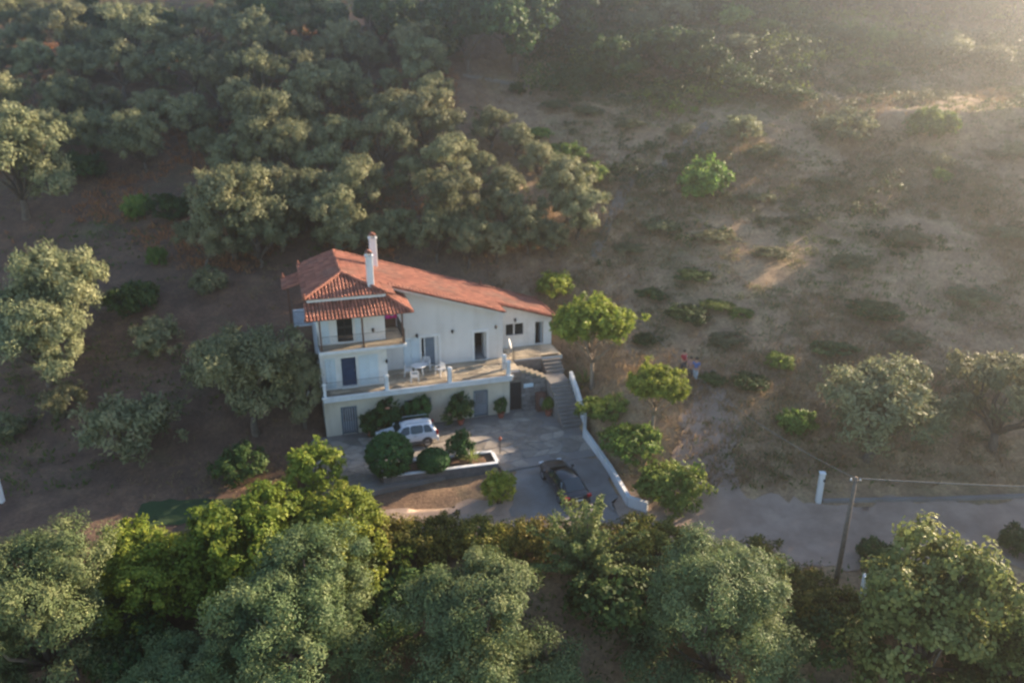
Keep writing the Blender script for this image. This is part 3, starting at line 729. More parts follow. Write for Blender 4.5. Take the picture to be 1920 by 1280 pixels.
# stairs
st = empty('staircase', HO, HA, 'concrete outdoor staircase climbing from the courtyard to the terrace', 'staircase')
nst = 12
for k in range(nst):
    b0 = -2.8+k*.243; z1 = (k+1)*2.2/nst
    W('step', M['concrete'], lambda m_: (m_.box(15.3, 16.7, b0, b0+.26, -.4, z1-.05), m_.box(15.28, 16.72, b0-.04, b0+.255, z1-.045, z1)), st)
W('landing', M['concrete'], lambda m_: m_.box(15.3, 16.75, .13, 1.62, -.4, 2.203), st)
for k in range(5):
    b0 = 1.63+k*.28; z1 = 2.2+(k+1)*.175
    W('step', M['concrete'], lambda m_: (m_.box(15.62, 16.95, b0, b0+.3, -.4, z1-.05), m_.box(15.6, 16.97, b0-.04, b0+.29, z1-.045, z1)), st)
for k in range(5):                                  # short side flight down from the terrace corner
    a0 = 13.42+k*.37; z1 = 3.0-k*.17
    W('step', M['flag'], lambda m_: m_.box(a0, a0+.40, .94, 1.75, -.4, z1), st)
    W('coping_stone', M['flag'], lambda m_: m_.box(a0-.02, a0+.36, .68, .935, z1-.08, z1+.08), st)
W('back_wall', M['stone'], lambda m_: m_.box(13.4, 15.58, 2.55, 2.71, -.3, 3.0), st)
W('infill', M['concrete'], lambda m_: m_.box(13.4, 15.29, 1.76, 2.54, -.3, 2.15), st)
# white wall down the right of the stairs and the drive
ww = empty('white_wall', hw(16.7,-2.8), 0, 'low white-painted wall beside the stairs and driveway', 'wall')
pts = [(*hw(16.95,.3)[:2], 1.5, 2.75), (*hw(16.9,-1.2)[:2], .8, 1.95), (*hw(16.8,-2.9)[:2], -.3, .85), (4.75,45.4,-.4,.62), (5.9,41.1,-.5,.42), (6.62,37.9,-.9,.2), (7.6,37.35,-1.0,.15)]
mb = None
for i in range(len(pts)-1):
    (x0,y0,b0,t0), (x1,y1,b1,t1) = pts[i], pts[i+1]; n = Vector((-(y1-y0), x1-x0, 0)).normalized()*.11
    o_ = ww.location
    m_ = MB(); q = [(x0-n.x,y0-n.y,b0), (x1-n.x,y1-n.y,b1), (x1+n.x,y1+n.y,b1), (x0+n.x,y0+n.y,b0), (x0-n.x,y0-n.y,t0), (x1-n.x,y1-n.y,t1), (x1+n.x,y1+n.y,t1), (x0+n.x,y0+n.y,t0)]
    m_.hexa([(a-o_.x, b-o_.y, c) for a, b, c in q]); m_.build('wall_section', M['white'], ww)
# wooden cabinet by the stone wall
cb = empty('cabinet', hw(14.75,.3), HA, 'reddish-brown cabinet with pale oval panel against the stone wall', 'cabinet')
W('cabinet_body', mat_plain('red_brown_wood', (.2,.1,.075), (.15,.075,.055), 4, .7), lambda m_: m_.box(-.3, .3, -.18, .3, 0, 1.35), cb, bevel=.02)
W('oval_panel', M['concrete'], lambda m_: m_.add([(.17*math.cos(t*math.pi/8), -.195, .75+.38*math.sin(t*math.pi/8)) for t in range(16)], [tuple(range(16))]), cb)

# ------------------------------------------------------------------ planter bed
def wl(x, y): return Vector((x, y, 0))
PFL, PFR, PBR = Vector((-7.54,39.6,0)), Vector((-.85,41.25,0)), Vector((-1.25,42.65,0)); PBL = PFL+(PBR-PFR)*1.05
pb = empty('planter_bed', PFL, 0, 'long planter with white-topped kerb walls in front of the house', 'planter')
def kerb(p, q, z0, z1, th=.2, name='planter_wall', mat='stone', cap=True):
    n = Vector((-(q-p).y, (q-p).x, 0)).normalized()*th/2; o_ = pb.location
    f = lambda v, z: (v.x-o_.x, v.y-o_.y, z)
    m_ = MB(); m_.hexa([f(p-n,z0), f(q-n,z0), f(q+n,z0), f(p+n,z0), f(p-n,z1), f(q-n,z1), f(q+n,z1), f(p+n,z1)]); c = m_.build(name, M[mat], pb)
    n = n*1.15
    m_ = MB(); m_.hexa([f(p-n,z1), f(q-n,z1), f(q+n,z1), f(p+n,z1), f(p-n,z1+.06), f(q-n,z1+.06), f(q+n,z1+.06), f(p+n,z1+.06)]); m_.build('kerb_cap', M['white'], c)
e_ = (PFR-PFL).normalized()*.12
kerb(PFL, PFR, -.6, .44); kerb(PBL, PBR, -.1, .44); kerb(PFR+(PBR-PFR)*.09, PBR-(PBR-PFR)*.09, -.3, .435); kerb(PFL+(PBL-PFL)*.09, PBL-(PBL-PFL)*.09, -.4, .435)
m_ = MB(); q = [PFL, PFR, PBR, PBL]; m_.prism([(p.x-PFL.x, p.y-PFL.y) for p in q], -.3, .33); m_.build('planter_soil', M['soil'], pb)
m_ = MB(); kk = (PFL-Vector((.3,.45,0)), PFR-Vector((.0,.45,0))); 

# ------------------------------------------------------------------ vegetation prototypes
def unit(v): return v/np.maximum(np.linalg.norm(v, axis=1, keepdims=True), 1e-9)
def leaves(rg, C, N, n_each, rad, ll, lw, up=.5, out=.8, rnd=.6, flat=.85, cvar=None, puff=True):
    """leaf quads around clump centres C with outward directions N"""
    m = len(C); k = np.repeat(np.arange(m), n_each)
    d = unit(rg.normal(size=(len(k), 3)))
    r_ = rad if np.ndim(rad) == 0 else rad[k][:, None]
    pos = C[k]+d*r_*(rg.random((len(k), 1))**.45)*np.array([1, 1, flat])
    dirn = unit(N[k]*out+np.array([0, 0, up])+d*.7+rg.normal(size=(len(k), 3))*rnd)
    if puff:                                  # leaves lie over the surface of their tuft, tips outwards
        nt_ = unit(N[k]*.55+d*.85+np.array([0, 0, .25])+rg.normal(size=(len(k), 3))*.24)
        dirn = unit(rg.normal(size=(len(k), 3))+N[k]*.25+np.array([0, 0, up*.6])); dirn = unit(dirn-nt_*(np.sum(dirn*nt_, 1, keepdims=True)*.7))
        side = unit(np.cross(dirn, nt_))
    else:
        side = unit(np.cross(dirn, rg.normal(size=(len(k), 3))))
    s_ = rg.uniform(.65, 1.3, (len(k), 1))
    a = pos; b = pos+dirn*ll*s_*.5+side*lw*s_*.5; c = pos+dirn*ll*s_; e = pos+dirn*ll*s_*.5-side*lw*s_*.5
    V = np.stack([a, b, c, e], 1).reshape(-1, 3); Q = np.arange(len(V)).reshape(-1, 4)
    base = rg.random(m)[k] if cvar is None else cvar[k]
    var = np.clip(base*.6+rg.random(len(k))*.4, 0, 1)
    return V, Q, var
def lobed_crown(rg, lobes, dens, clump, n_each, ll, lw, **kw):
    C = []; N = []
    for (x, y, z, r, fz) in lobes:
        n = max(6, int(dens*r*r)); d = unit(rg.normal(size=(n, 3)))
        d[:, 2] = np.where(d[:, 2] < -.45, -d[:, 2]*.6, d[:, 2]); d = unit(d)
        rr = r*(1+rg.normal(size=(n, 1))*.17)*np.where(rg.random((n, 1)) < .22, rg.uniform(.3, .8, (n, 1)), 1)
        C.append(np.array([x, y, z])+d*rr*np.array([1, 1, fz])); N.append(d)
    C = np.concatenate(C); N = np.concatenate(N)
    keep = np.ones(len(C), bool)
    for (x, y, z, r, fz) in lobes:
        q = (C-np.array([x, y, z]))/np.array([r, r, r*fz]); keep &= (np.linalg.norm(q, axis=1) > .62) | (rg.random(len(C)) < .12)
    C, N = C[keep], N[keep]
    rad = clump*rg.uniform(.55, 1.35, len(C))
    return leaves(rg, C, N, n_each, rad, ll, lw, **kw)
def limbs(mb, base, r0, targets, rg, bend=.25, fork=.35, stem=None):
    """trunk from base to the fork, then a tapered limb to each target"""
    base = Vector(base)
    ce = sum((Vector(t) for t in targets), Vector())/len(targets)
    fk = base.lerp(ce, fork); fk.x += rg.normal()*.1*bend; 
    mid = base.lerp(fk, .5)+Vector((rg.normal()*bend*.3, rg.normal()*bend*.3, 0))
    mb.tube([base-Vector((0,0,.4)), base+Vector((0,0,.05)), mid, fk], [r0*1.5, r0*1.25, r0, r0*.85], 8)
    for t in targets:
        t = Vector(t); m1 = fk.lerp(t, .5)+Vector((rg.normal()*bend, rg.normal()*bend, abs(rg.normal())*bend*.6))
        mb.tube([fk-Vector((0,0,.05)), fk.lerp(m1, .5)+Vector((0,0,.08)), m1, t], [r0*.6, r0*.48, r0*.34, r0*.12], 6)
PROTO = {}
def proto(key, crown, trunk_mb, mat, bark='bark', tname='trunk'):
    V, Q, var = crown
    PROTO[key] = (np_mesh(key+'_crown', V, Q, M[mat], var), trunk_mb.mesh(key+'_trunk', M[bark], True))
def olive(key, seed, n_lobes=9, dens=14, n_each=120, ll=.25, lw=.09, mat='olive', wid=3.3, ht=5.6, clump=.52, bark='bark', low=0, fz=.85, up=.45):
    rg = np.random.default_rng(seed); lobes = []
    for i in range(n_lobes):
        th = 2*math.pi*(i+rg.random()*.7)/n_lobes*1.618*2; rad = wid*rg.uniform(.25, .75)
        lobes.append((rad*math.cos(th), rad*math.sin(th), ht*rg.uniform(.30, .72), wid*rg.uniform(.22, .44), fz))
    for i in range(low): th = 6.283*i/low; lobes.append((wid*.72*math.cos(th), wid*.72*math.sin(th), ht*rg.uniform(.13, .24), wid*rg.uniform(.26, .36), fz))
    for i in range(3): lobes.append((rg.normal()*wid*.22, rg.normal()*wid*.22, ht*rg.uniform(.68, .82), wid*rg.uniform(.26, .36), fz))
    tb = MB(); limbs(tb, (0,0,0), .2, [(l[0], l[1], l[2]) for l in lobes], rg, .3, .3)
    proto(key, lobed_crown(rg, lobes, dens, clump, n_each, ll, lw, up=up), tb, mat, bark)
for i in range(6): olive('olive%d' % i, 100+i, n_lobes=7+i % 4, ht=5.2+.35*(i % 3))
for i in range(3): olive('near%d' % i, 200+i, n_lobes=13, dens=17, n_each=250, ll=.14, lw=.055, mat='olive_near', clump=.5, ht=7.2, wid=3.3, low=8)
for i in range(3): olive('oak%d' % i, 300+i, n_lobes=8, dens=22, n_each=46, ll=.27, lw=.19, mat='evergreen', ht=6.2, fz=.95, up=.2, clump=.4)
for i in range(3): olive('broad%d' % i, 400+i, n_lobes=9, dens=22, n_each=80, ll=.19, lw=.13, mat='broad', ht=5.4, fz=.8, up=.15, clump=.42, low=6)
olive('fig0', 450, n_lobes=12, dens=22, n_each=90, ll=.19, lw=.14, mat='figleaf', ht=6.4, wid=3.0, clump=.42, up=.1, low=7)
def bush(key, seed, mat, n=7, ll=.2, lw=.12, dens=40, n_each=44, fz=.85, wid=1.5, up=.4, clump=.26):
    rg = np.random.default_rng(seed); lobes = []
    for i in range(n):
        th = 2.4*i+rg.random(); rad = wid*rg.uniform(.1, .55)
        lobes.append((rad*math.cos(th), rad*math.sin(th), wid*rg.uniform(.35, .75)*fz, wid*rg.uniform(.38, .55), fz))
    tb = MB()
    for l in lobes[:5]: tb.tube([(0,0,-.3), (l[0]*.4, l[1]*.4, l[2]*.5), l[:3]], [.07, .05, .02], 5)
    proto(key, lobed_crown(rg, lobes, dens, clump, n_each, ll, lw, up=up), tb, mat)
for i in range(3): bush('bush%d' % i, 500+i, 'lime', 7+i, ll=.16, lw=.1)
bush('gold0', 515, 'umb', 8, ll=.17, lw=.11, fz=1.0)
for i in range(2): bush('lime%d' % i, 520+i, 'lime', 7+i, ll=.24, up=.7)
for i in range(3): bush('dark%d' % i, 540+i, 'evergreen', 7+i, ll=.17, lw=.1)
for i in range(3): bush('scrub%d' % i, 560+i, 'scrub', 6+i, ll=.2, lw=.06, fz=.7, up=.8, dens=40)
for i in range(2): bush('oliveb%d' % i, 580+i, 'olive', 8+i, ll=.2, lw=.07, fz=1.05, up=.7)
bush('citrus0', 590, 'citrus', 8, ll=.2, lw=.11, fz=1.15, up=.1); bush('citrus1', 591, 'citrus', 7, ll=.2, lw=.11, fz=1.0, up=.1)
bush('hedge0', 600, 'hedge', 9, ll=.15, lw=.07, fz=.8, dens=44); bush('hedge1', 601, 'hedge', 8, ll=.15, lw=.07, fz=.9, dens=44)
def clipped(key, seed, wid=1.35, fz=.95, mat='citrus'):
    rg = np.random.default_rng(seed); n = 420; d = unit(rg.normal(size=(n, 3)))
    C = np.array([0, 0, wid*fz*.95])+d*wid*np.array([1, 1, fz])*(1+rg.normal(size=(n, 1))*.02)
    tb = MB(); tb.tube([(0,0,-.3), (0,0,wid*.9)], [.1, .06], 6)
    proto(key, leaves(rg, C, d, 50, .17, .14, .09, up=.1, out=.7), tb, mat)
clipped('clip0', 610); clipped('clip1', 611, 1.2, .7)
def feathery(key, seed, mat='pale'):
    rg = np.random.default_rng(seed); tb = MB(); C = []; N = []
    for i in range(54):
        th = 2.4*i+rg.random(); el = rg.uniform(.25, 1.5); ln = rg.uniform(1.8, 4.4)
        d = Vector((math.cos(th)*math.cos(el), math.sin(th)*math.cos(el), math.sin(el))); p0 = Vector((0,0,.5+rg.random()))
        mid = p0+d*ln*.5+Vector((0,0,.15)); p1 = p0+d*ln+Vector((0,0,-.2*math.cos(el)*ln*.3))
        tb.tube([p0, mid, p1], [.045, .03, .01], 5)
        for f in np.linspace(.25, 1.0, 11):
            q = p0.lerp(mid, f*2) if f < .5 else mid.lerp(p1, f*2-1)
            C.append(q[:]); N.append(d[:])
    tb.tube([(0,0,-.4), (0,0,1.4)], [.12, .09], 7)
    C = np.array(C); N = np.array(N)
    proto(key, leaves(rg, C, N, 24, .2, .17, .1, up=.1, out=.7, rnd=.9), tb, mat)
feathery('feather0', 620)
def umbrella(key, seed, wid, h, tilt, mat='umb'):
    """vase of bare rising limbs under a dense flat-topped crown"""
    rg = np.random.default_rng(seed); tb = MB(); C = []; N = []
    fk = Vector((tilt*.45, 0, h*.30)); fk2 = Vector((tilt, .1, h*.42))
    tb.tube([(0,0,-.4), (0.02,0,.1), (tilt*.25,.05,h*.15), fk, fk2], [.2, .17, .13, .12, .1], 8)
    for i in range(15):
        th = 2.4*i; rr = wid*math.sqrt((i+.6)/15)*.9
        tip = Vector((tilt*1.15+rr*math.cos(th), rr*math.sin(th)*.9, h*(.9-.26*(rr/wid)**2)+rg.normal()*.16))
        s = fk if i % 2 else fk2
        m1 = s.lerp(tip, .5)+Vector((math.cos(th)*rr*.08, math.sin(th)*rr*.08, -.1))
        tb.tube([s, s.lerp(m1, .5), m1, tip], [.075, .06, .05, .02], 6)
        for k in range(24):
            o_ = rg.normal(size=3)*np.array([.36, .36, .3]); C.append(np.array(tip)+o_+np.array([0, 0, .05])); N.append(unit((o_+np.array([0, 0, .4]))[None])[0])
        for k in range(9):
            f = rg.uniform(.35, .95); q = m1.lerp(tip, f); C.append(np.array(q)+rg.normal(size=3)*.14); N.append(np.array([0, 0, 1.]))
    C = np.array(C); N = np.array(N)
    proto(key, leaves(rg, C, N, 40, .27, .22, .12, up=.6, out=.6), tb, mat, 'bark_pale')
umbrella('umb0', 630, 2.4, 5.2, -.15); umbrella('umb1', 631, 1.9, 5.2, .1)
def spiky(key, seed, n=16, h=.8):
    rg = np.random.default_rng(seed); C = np.array([[0, 0, .15]]); N = np.array([[0, 0, .1]])
    V, Q, var = leaves(rg, C, N, 70, .1, h, .07, up=.55, out=.1, rnd=.5, puff=False)
    tb = MB(); tb.tube([(0,0,-.2), (0,0,.2)], [.07, .05], 6); proto(key, (V, Q, var), tb, 'pale')
spiky('yucca0', 640)

WIDTH = {'olive': 6.6, 'near': 6.6, 'oak': 6.6, 'broad': 6.6, 'fig': 6.2, 'bush': 3.0, 'gold': 3.0, 'lime': 3.0, 'dark': 3.0, 'scrub': 3.0, 'oliveb': 3.0, 'citrus': 3.0, 'hedge': 3.0, 'clip': 2.7, 'feather': 5.6, 'umb': 6.0, 'yucca': 1.2}
rp = random.Random(11)
def plant(key, loc, scale, name, label, cat, group=None, rz=None, sz=1.0, parts=('trunk', 'crown')):
    cm, tm = PROTO[key]
    r_ = empty(name, loc, rp.uniform(0, 6.28) if rz is None else rz, label, cat, group)
    r_.scale = (scale, scale, scale*sz)
    t_ = bpy.data.objects.new(parts[0], tm); link(t_, r_)
    c_ = bpy.data.objects.new(parts[1], cm); link(c_, r_)
    return r_
def fam(key): return key.rstrip('0123456789')
def plant_px(key, px, base, wpx, name, label, cat, group=None, rz=None, sz=1.0, parts=('trunk', 'crown')):
    p, t = ground(px, base)
    return plant(key, p-Vector((0,0,.05)), wpx*t/F_PX/WIDTH[fam(key)], name, label, cat, group, rz, sz, parts)

# ---- the olive grove behind and left of the house: (x, crown centre y, crown width) in the picture
grove = [(124,58,110),(262,62,118),(79,126,78),(150,118,84),(235,122,108),(291,136,70),(370,122,108),(384,52,84),(487,80,112),(500,138,112),(590,134,84),(584,178,128),(20,190,112),(134,194,94),(203,198,72),(290,200,84),(357,214,94),(275,264,104),(388,274,66),(510,230,140),(557,286,104),
 (646,82,84),(604,96,66),(694,104,74),(795,114,94),(735,154,52),(671,174,84),(815,164,80),(582,232,66),(795,217,122),(718,262,112),(849,288,112),(920,236,78),(966,258,66),(620,320,96),(678,348,112),(644,380,118),(845,372,132),(946,350,84),(946,392,94),(1064,356,112),(1082,392,104),(440,392,166),(571,356,132),(50,306,186),(770,330,70),(905,310,60),(1010,300,70),(530,410,110),(745,420,80),(990,430,80),(390,445,105),(490,452,90),(640,432,100),(820,440,96),(880,452,84),(930,448,80),(1035,440,76),(700,440,80)]
rg_ = random.Random(77)
for yy in range(36, 430, 36):                      # the rows close up between the larger crowns
    for xx in range(6, 880, 44):
        x, y = xx+rg_.uniform(-20, 20), yy+rg_.uniform(-15, 15)
        if (y > 310 and x < 440) or (x > 845 and y < 210): continue
        if all(math.hypot(x-g_[0], (y-g_[1])*1.2) > 34+.09*y for g_ in grove): grove.append((x, y, 70+.09*y))
order = sorted(grove, key=lambda q: q[1])
NR = 10; per = -(-len(order)//NR)
rows = [order[i*per:(i+1)*per] for i in range(NR)]
ordw = ['first', 'second', 'third', 'fourth', 'fifth', 'sixth', 'seventh', 'eighth', 'ninth', 'tenth', 'eleventh', 'twelfth', 'thirteenth', 'fourteenth', 'fifteenth', 'sixteenth']
roww = ['topmost', 'second', 'third', 'fourth', 'fifth', 'sixth', 'seventh', 'eighth', 'ninth', 'lowest']
for ri, row in enumerate(rows):
    row = sorted(row)
    for k, (x, y, wd) in enumerate(row):
        lab = 'silvery olive tree in the grove behind the house, %s from left in its %s row' % (ordw[k], roww[ri])
        plant_px('olive%d' % rp.randrange(6), x, y+wd*.55, wd*1.16, 'olive_tree', lab, 'tree', 'olive trees of the hillside grove', sz=rp.uniform(.95, 1.2))
G2 = 'olive trees on the brown field left of the house'
for key, x, b, wd, sz, lab in [
 ('olive3',138,650,205,1.25,'tall sunlit olive tree standing at the left edge of the brown field'),
 ('olive5',95,722,195,1.0,'broad olive tree in front of the tall sunlit one at far left'),
 ('olive2',480,812,215,1.15,'large dark olive tree touching the house on its left'),
 ('olive5',572,800,120,1.55,'narrow sunlit olive tree against the left corner of the terrace'),
 ('oliveb0',295,670,105,1.1,'small shaded olive on the brown field, higher of the middle pair'),
 ('oliveb1',423,700,122,1.1,'round shaded young olive left of the balcony side'),
 ('oliveb0',122,782,88,1.2,'small young olive low on the field near the left edge'),
 ('oliveb1',15,820,74,1.1,'small young olive cut by the left picture edge'),
 ('oliveb0',262,858,175,1.15,'wide shaded young olive low on the brown field'),
 ('oliveb1',396,550,70,1.1,'little olive sapling below the grove left of the roof')]:
    plant_px(key, x, b, wd, 'olive_tree', lab, 'tree', G2, sz=sz)
for key, x, b, wd, sz, lab, nm in [
 ('dark0',262,585,112,1.0,'dark green bush on the field beside the tall sunlit olive','bush'),
 ('lime0',262,405,62,1.2,'bright green young tree among the dark bushes at left','bush'),
 ('dark1',322,412,84,1.0,'dark bush right of the bright green young tree','bush'),
 ('dark2',158,335,88,1.0,'dark green bush between two olives at upper left','bush'),
 ('bush1',295,495,42,1.4,'small bright green sapling above the dark bush on the field','bush'),
 ('dark1',449,895,112,.95,'dark leafy bush below the large olive at the lower left','bush'),
 ('gold0',592,922,128,1.15,'yellow-green lemon tree at the left end of the paved yard','bush')]:
    plant_px(key, x, b, wd, 'bush', lab, 'bush', sz=sz)
# dark trees along the top edge
for k, (x, b, wd, sz) in enumerate([(188,78,84,1.0),(322,88,56,1.2),(470,60,92,1.0),(545,70,100,1.0),(610,75,90,1.0),(700,70,80,1.0),(760,95,104,1.0),(822,75,84,1.1),(879,128,112,.95),(966,128,140,1.05),(1153,158,96,.8),(1249,150,96,.85),(1312,150,80,1.0),(1145,118,46,1.2),(1062,80,90,1.0)]):
    plant_px('oak%d' % (k % 3), x, b+8, wd*(1.15 if x < 850 else 1.3), 'evergreen_tree', 'dark evergreen tree along the top of the hill, number %s counted from left' % ['one','two','three','four','five','six','seven','eight','nine','ten','twelve','thirteen','fourteen','eleven in order','ten and a half'][k] if False else 'dark evergreen tree on the hilltop, %s' % ['first from the left','behind the pale olives, second from the left','third from the left','fourth from the left','fifth from the left','sixth from the left','seventh from the left','eighth from the left','just left of the biggest one','biggest one beside the dirt track','low one right of the track bend','low one between two others right of the track','round sunlit one right of centre','slim sunlit one above the track bend','top edge one right of the biggest'][k], 'tree', 'dark evergreen trees on the hilltop', sz=sz)
for k, (x, b, wd) in enumerate([(1570,38,70),(1640,34,80),(1705,48,80),(1775,40,84),(1840,52,80),(1905,46,80),(1610,10,80),(1740,10,90),(1870,10,90)]):
    plant_px('oak%d' % (k % 3), x, b, wd, 'evergreen_tree', 'shaded evergreen tree of the wood at the top right corner, %s from left' % ['first','third','fourth','sixth','seventh','ninth','second','fifth','eighth'][k], 'tree', 'trees of the wood at the top right corner')
for k, (x, b, wd) in enumerate([(60,20,90),(20,50,70),(410,20,90),(900,22,90),(985,14,90),(1030,40,80),(1110,24,90),(1180,10,90),(1250,6,90),(1330,8,90),(1400,10,80),(1470,8,84),(1530,14,80)]):
    plant_px('oak%d' % ((k+1) % 3), x, b+6, wd*(1.2 if x < 850 else 1.5), 'evergreen_tree', 'dark tree right at the top picture edge, %s from left' % ordw[[1,0,2,3,4,5,6,7,8,9,10,11,12][k]], 'tree', 'dark trees at the top picture edge')
# right slope
G3 = 'shrubs on the dry slope right of the house'
slope = [
 ('scrub0',1278,256,58,1.0,'brownish round shrub beside the footpath high on the right slope'),
 ('oliveb0',1391,262,86,.85,'grey-green round shrub right of the footpath high on the slope'),
 ('scrub1',1430,300,76,.75,'low brown shrub just below the grey-green round one'),
 ('lime1',1322,366,114,1.0,'bright green feathery bush in the middle of the right slope'),
 ('dark0',1257,300,28,1.0,'small dark bush left above the bright green feathery bush'),
 ('oliveb1',1578,262,124,.7,'wide grey-green shrub under the sunlit shelf'),
 ('lime0',1745,252,116,.75,'wide bright shrub under the sunlit shelf in the glare'),
 ('scrub2',1762,315,58,1.0,'pale rounded shrub standing in the glare at right'),
 ('lime1',1764,338,38,1.0,'tiny green shrub at the foot of the pale one in the glare'),
 ('scrub0',1860,300,46,1.0,'pale shrub at the right edge below the sunlit shelf'),
 ('oliveb1',1902,298,54,1.0,'grey shrub cut by the right edge below the shelf'),
 ('bush0',1010,262,54,.9,'bright green bush at the right end of the grove'),
 ('bush2',1057,298,94,.6,'low green bush mound right of the grove'),
 ('bush1',1094,345,104,.65,'larger green bush mound at the lower right of the grove'),
 ('dark2',970,176,34,1.1,'small round tree standing alone beside the dirt track'),
 ('scrub1',1445,118,58,.8,'brown shrub below the hilltop in the upper right'),
 ('lime0',1503,140,48,.8,'small green shrub left of the sunlit shelf'),
 ('scrub2',1607,150,48,.9,'dry brown shrub on the edge of the sunlit shelf'),
 ('dark0',1657,148,50,.9,'dark shrub on the sunlit shelf next to the dry brown one'),
 ('lime1',1370,50,84,.8,'green shrub on the hilltop nearest the dark trees'),
 ('oliveb0',1266,48,104,.7,'grey-green thicket at the top edge right of centre'),
 ('bush0',1437,66,74,.8,'green shrub on the hilltop beside the bare orange bank'),
 ('dark1',1545,80,66,1.0,'dark hilltop shrub right of the bare orange bank'),
 ('dark2',1597,88,64,1.0,'taller dark hilltop shrub above the sunlit shelf'),
 ('bush1',1643,92,66,1.0,'sunlit green shrub above the shelf, left of two'),
 ('bush2',1701,98,60,1.0,'sunlit green shrub above the shelf, right of two'),
 ('oliveb1',1772,108,96,.7,'pale grey thicket above the shelf in the glare'),
 ('oliveb0',1850,120,80,.7,'pale bush at the right end of the sunlit shelf'),
 ('gold0',1040,556,84,.9,'green fig bush behind the right end of the roof'),
 ('dark1',1222,560,62,.6,'low dark green bush on the bank behind the umbrella trees'),
 ('dark2',1292,600,96,.5,'spreading dark green bush above the walking people'),
 ('bush0',1345,578,70,.4,'flat bright green patch of bush on the upper bank'),
 ('bush2',1390,592,60,.45,'flat green bush right of the bright patch on the bank'),
 ('dark0',1330,716,56,.7,'low dark bush at the right of the walking people'),
 ('dark1',1408,724,76,.5,'flat dark bush on the slope right of the walking people'),
 ('bush2',1080,70,90,.8,'green thicket right of the biggest dark evergreen'),
 ('dark0',1110,150,80,.6,'low dark bush under the dirt track bend'),
 ('dark1',1200,120,90,.8,'dark thicket at the upper edge above the track end'),
 ('oliveb1',1195,60,80,.8,'grey-green thicket near the top edge, right of the slim tree'),
 ('dark2',1330,40,90,.8,'dark thicket on the hilltop left of the green shrubs'),
 ('oliveb0',1390,100,80,.7,'grey bush below the hilltop, right of the round sunlit tree'),
 ('dark0',1400,170,110,.5,'wide dark low bush under the hilltop'),
 ('dark1',1480,190,110,.5,'wide dark low bush nearest the sunlit shelf on its left'),
 ('scrub1',1230,180,70,.6,'brownish bush right of the end of the dirt track'),
 ('bush1',1490,40,80,.8,'green hilltop shrub at the top of the orange bank'),
 ('dark2',1360,150,90,.6,'dark low bush just right of the round sunlit tree'),
 ('scrub0',1550,350,90,.5,'low pale shrub under the wide grey-green one'),
 ('scrub2',1240,430,80,.5,'low greyish shrub left of the slope centre'),
 ('scrub1',1340,450,90,.45,'wide low shrub below the bright green feathery bush'),
 ('dark0',1210,640,60,.5,'low dark bush between the two umbrella trees'),
 ('scrub0',1180,470,70,.5,'dry low shrub close to the lower end of the footpath'),
 ('dark1',1560,660,90,.4,'low dark bush directly above the big hazy olive, left one'),
 ('scrub2',1360,640,80,.45,'grey low shrub above the flat dark bush on the slope'),
 ('scrub1',1700,640,90,.5,'hazy shrub between the two hazy olives'),
 ('scrub2',1890,450,90,.6,'faint shrub at the right edge in the strongest haze'),
 ('scrub0',1420,380,80,.5,'low brown scrub right of the bright green feathery bush'),
 ('lime1',1460,690,56,1.0,'small yellow-tipped bush alone in the middle of the dry slope'),
 ('lime0',1494,808,80,1.0,'bright green bush left of the big hazy olive'),
 ('dark2',1300,520,80,.35,'low green scrub beside the track above the house'),
 ('scrub0',1100,215,66,.6,'low straw-coloured shrub below the dirt track'),
 ('scrub1',1040,205,60,.6,'greyish shrub just below the dirt track'),
 ('scrub2',1180,240,60,.6,'low dry shrub between the dirt track and footpath'),
 ('scrub0',1510,420,80,.5,'low dry shrub on the open upper part of the right slope'),
 ('scrub1',1590,500,90,.5,'wide low shrub in the haze on the open right slope'),
 ('scrub2',1700,450,90,.5,'faint low shrub in the haze near the right edge'),
 ('dark1',1640,590,110,.4,'dark flat thicket above the big hazy olive'),
 ('scrub0',1820,560,100,.5,'faint pale shrub at the right in the sun haze'),
 ('scrub2',1450,480,80,.5,'low grey shrub on the slope above the yellow-tipped bush'),
]
for key, x, b, wd, sz, lab in slope:
    if not lab: continue
    plant_px(key, x, b, wd, 'shrub', lab, 'shrub', G3, sz=sz)
plant_px('olive3', 1625, 862, 262, 'olive_tree', 'big olive tree in the sun haze on the lower right slope', 'tree', sz=.95)
plant_px('olive0', 1860, 840, 250, 'olive_tree', 'hazy olive tree at the right edge above the road', 'tree', sz=1.0)
plant_px('dark0', 1905, 1040, 90, 'bush', 'dark bush at the right picture edge beside the road', 'bush', sz=1.2)
plant_px('dark2', 1640, 1060, 80, 'bush', 'dark bush beside the road behind the utility pole', 'bush', sz=1.1)
# around the yard
pa_ = plant_px('umb0', 1110, 728, 176, 'umbrella_tree', 'umbrella-shaped tree with bare forked limbs next to the staircase', 'tree', rz=0, sz=1.13)
plant_px('umb1', 1222, 816, 156, 'umbrella_tree', 'smaller umbrella-shaped tree on the slope in front of the people', 'tree', rz=0, sz=1.02)
plant_px('bush1', 1134, 784, 104, 'shrub', 'green shrub behind the white wall beside the stairs', 'shrub', sz=.9)
plant_px('bush0', 1178, 856, 132, 'shrub', 'large green shrub behind the middle of the white wall', 'shrub', sz=1.0)
plant_px('bush2', 1254, 948, 152, 'shrub', 'round dense green shrub at the lower end of the white wall', 'shrub', sz=1.05)
plant_px('yucca0', 1097, 722, 44, 'yellow_flowering_plant', 'yellow-leaved plant at the foot of the larger umbrella tree', 'plant', parts=('stem', 'leaves'))
plant_px('gold0', 935, 944, 76, 'shrub', 'upright yellow-green shrub in front of the planter end', 'shrub', sz=1.35)
plant('clip0', atz(732,884,.3), .95, 'clipped_bush', 'large clipped round bush at the left end of the planter', 'bush')
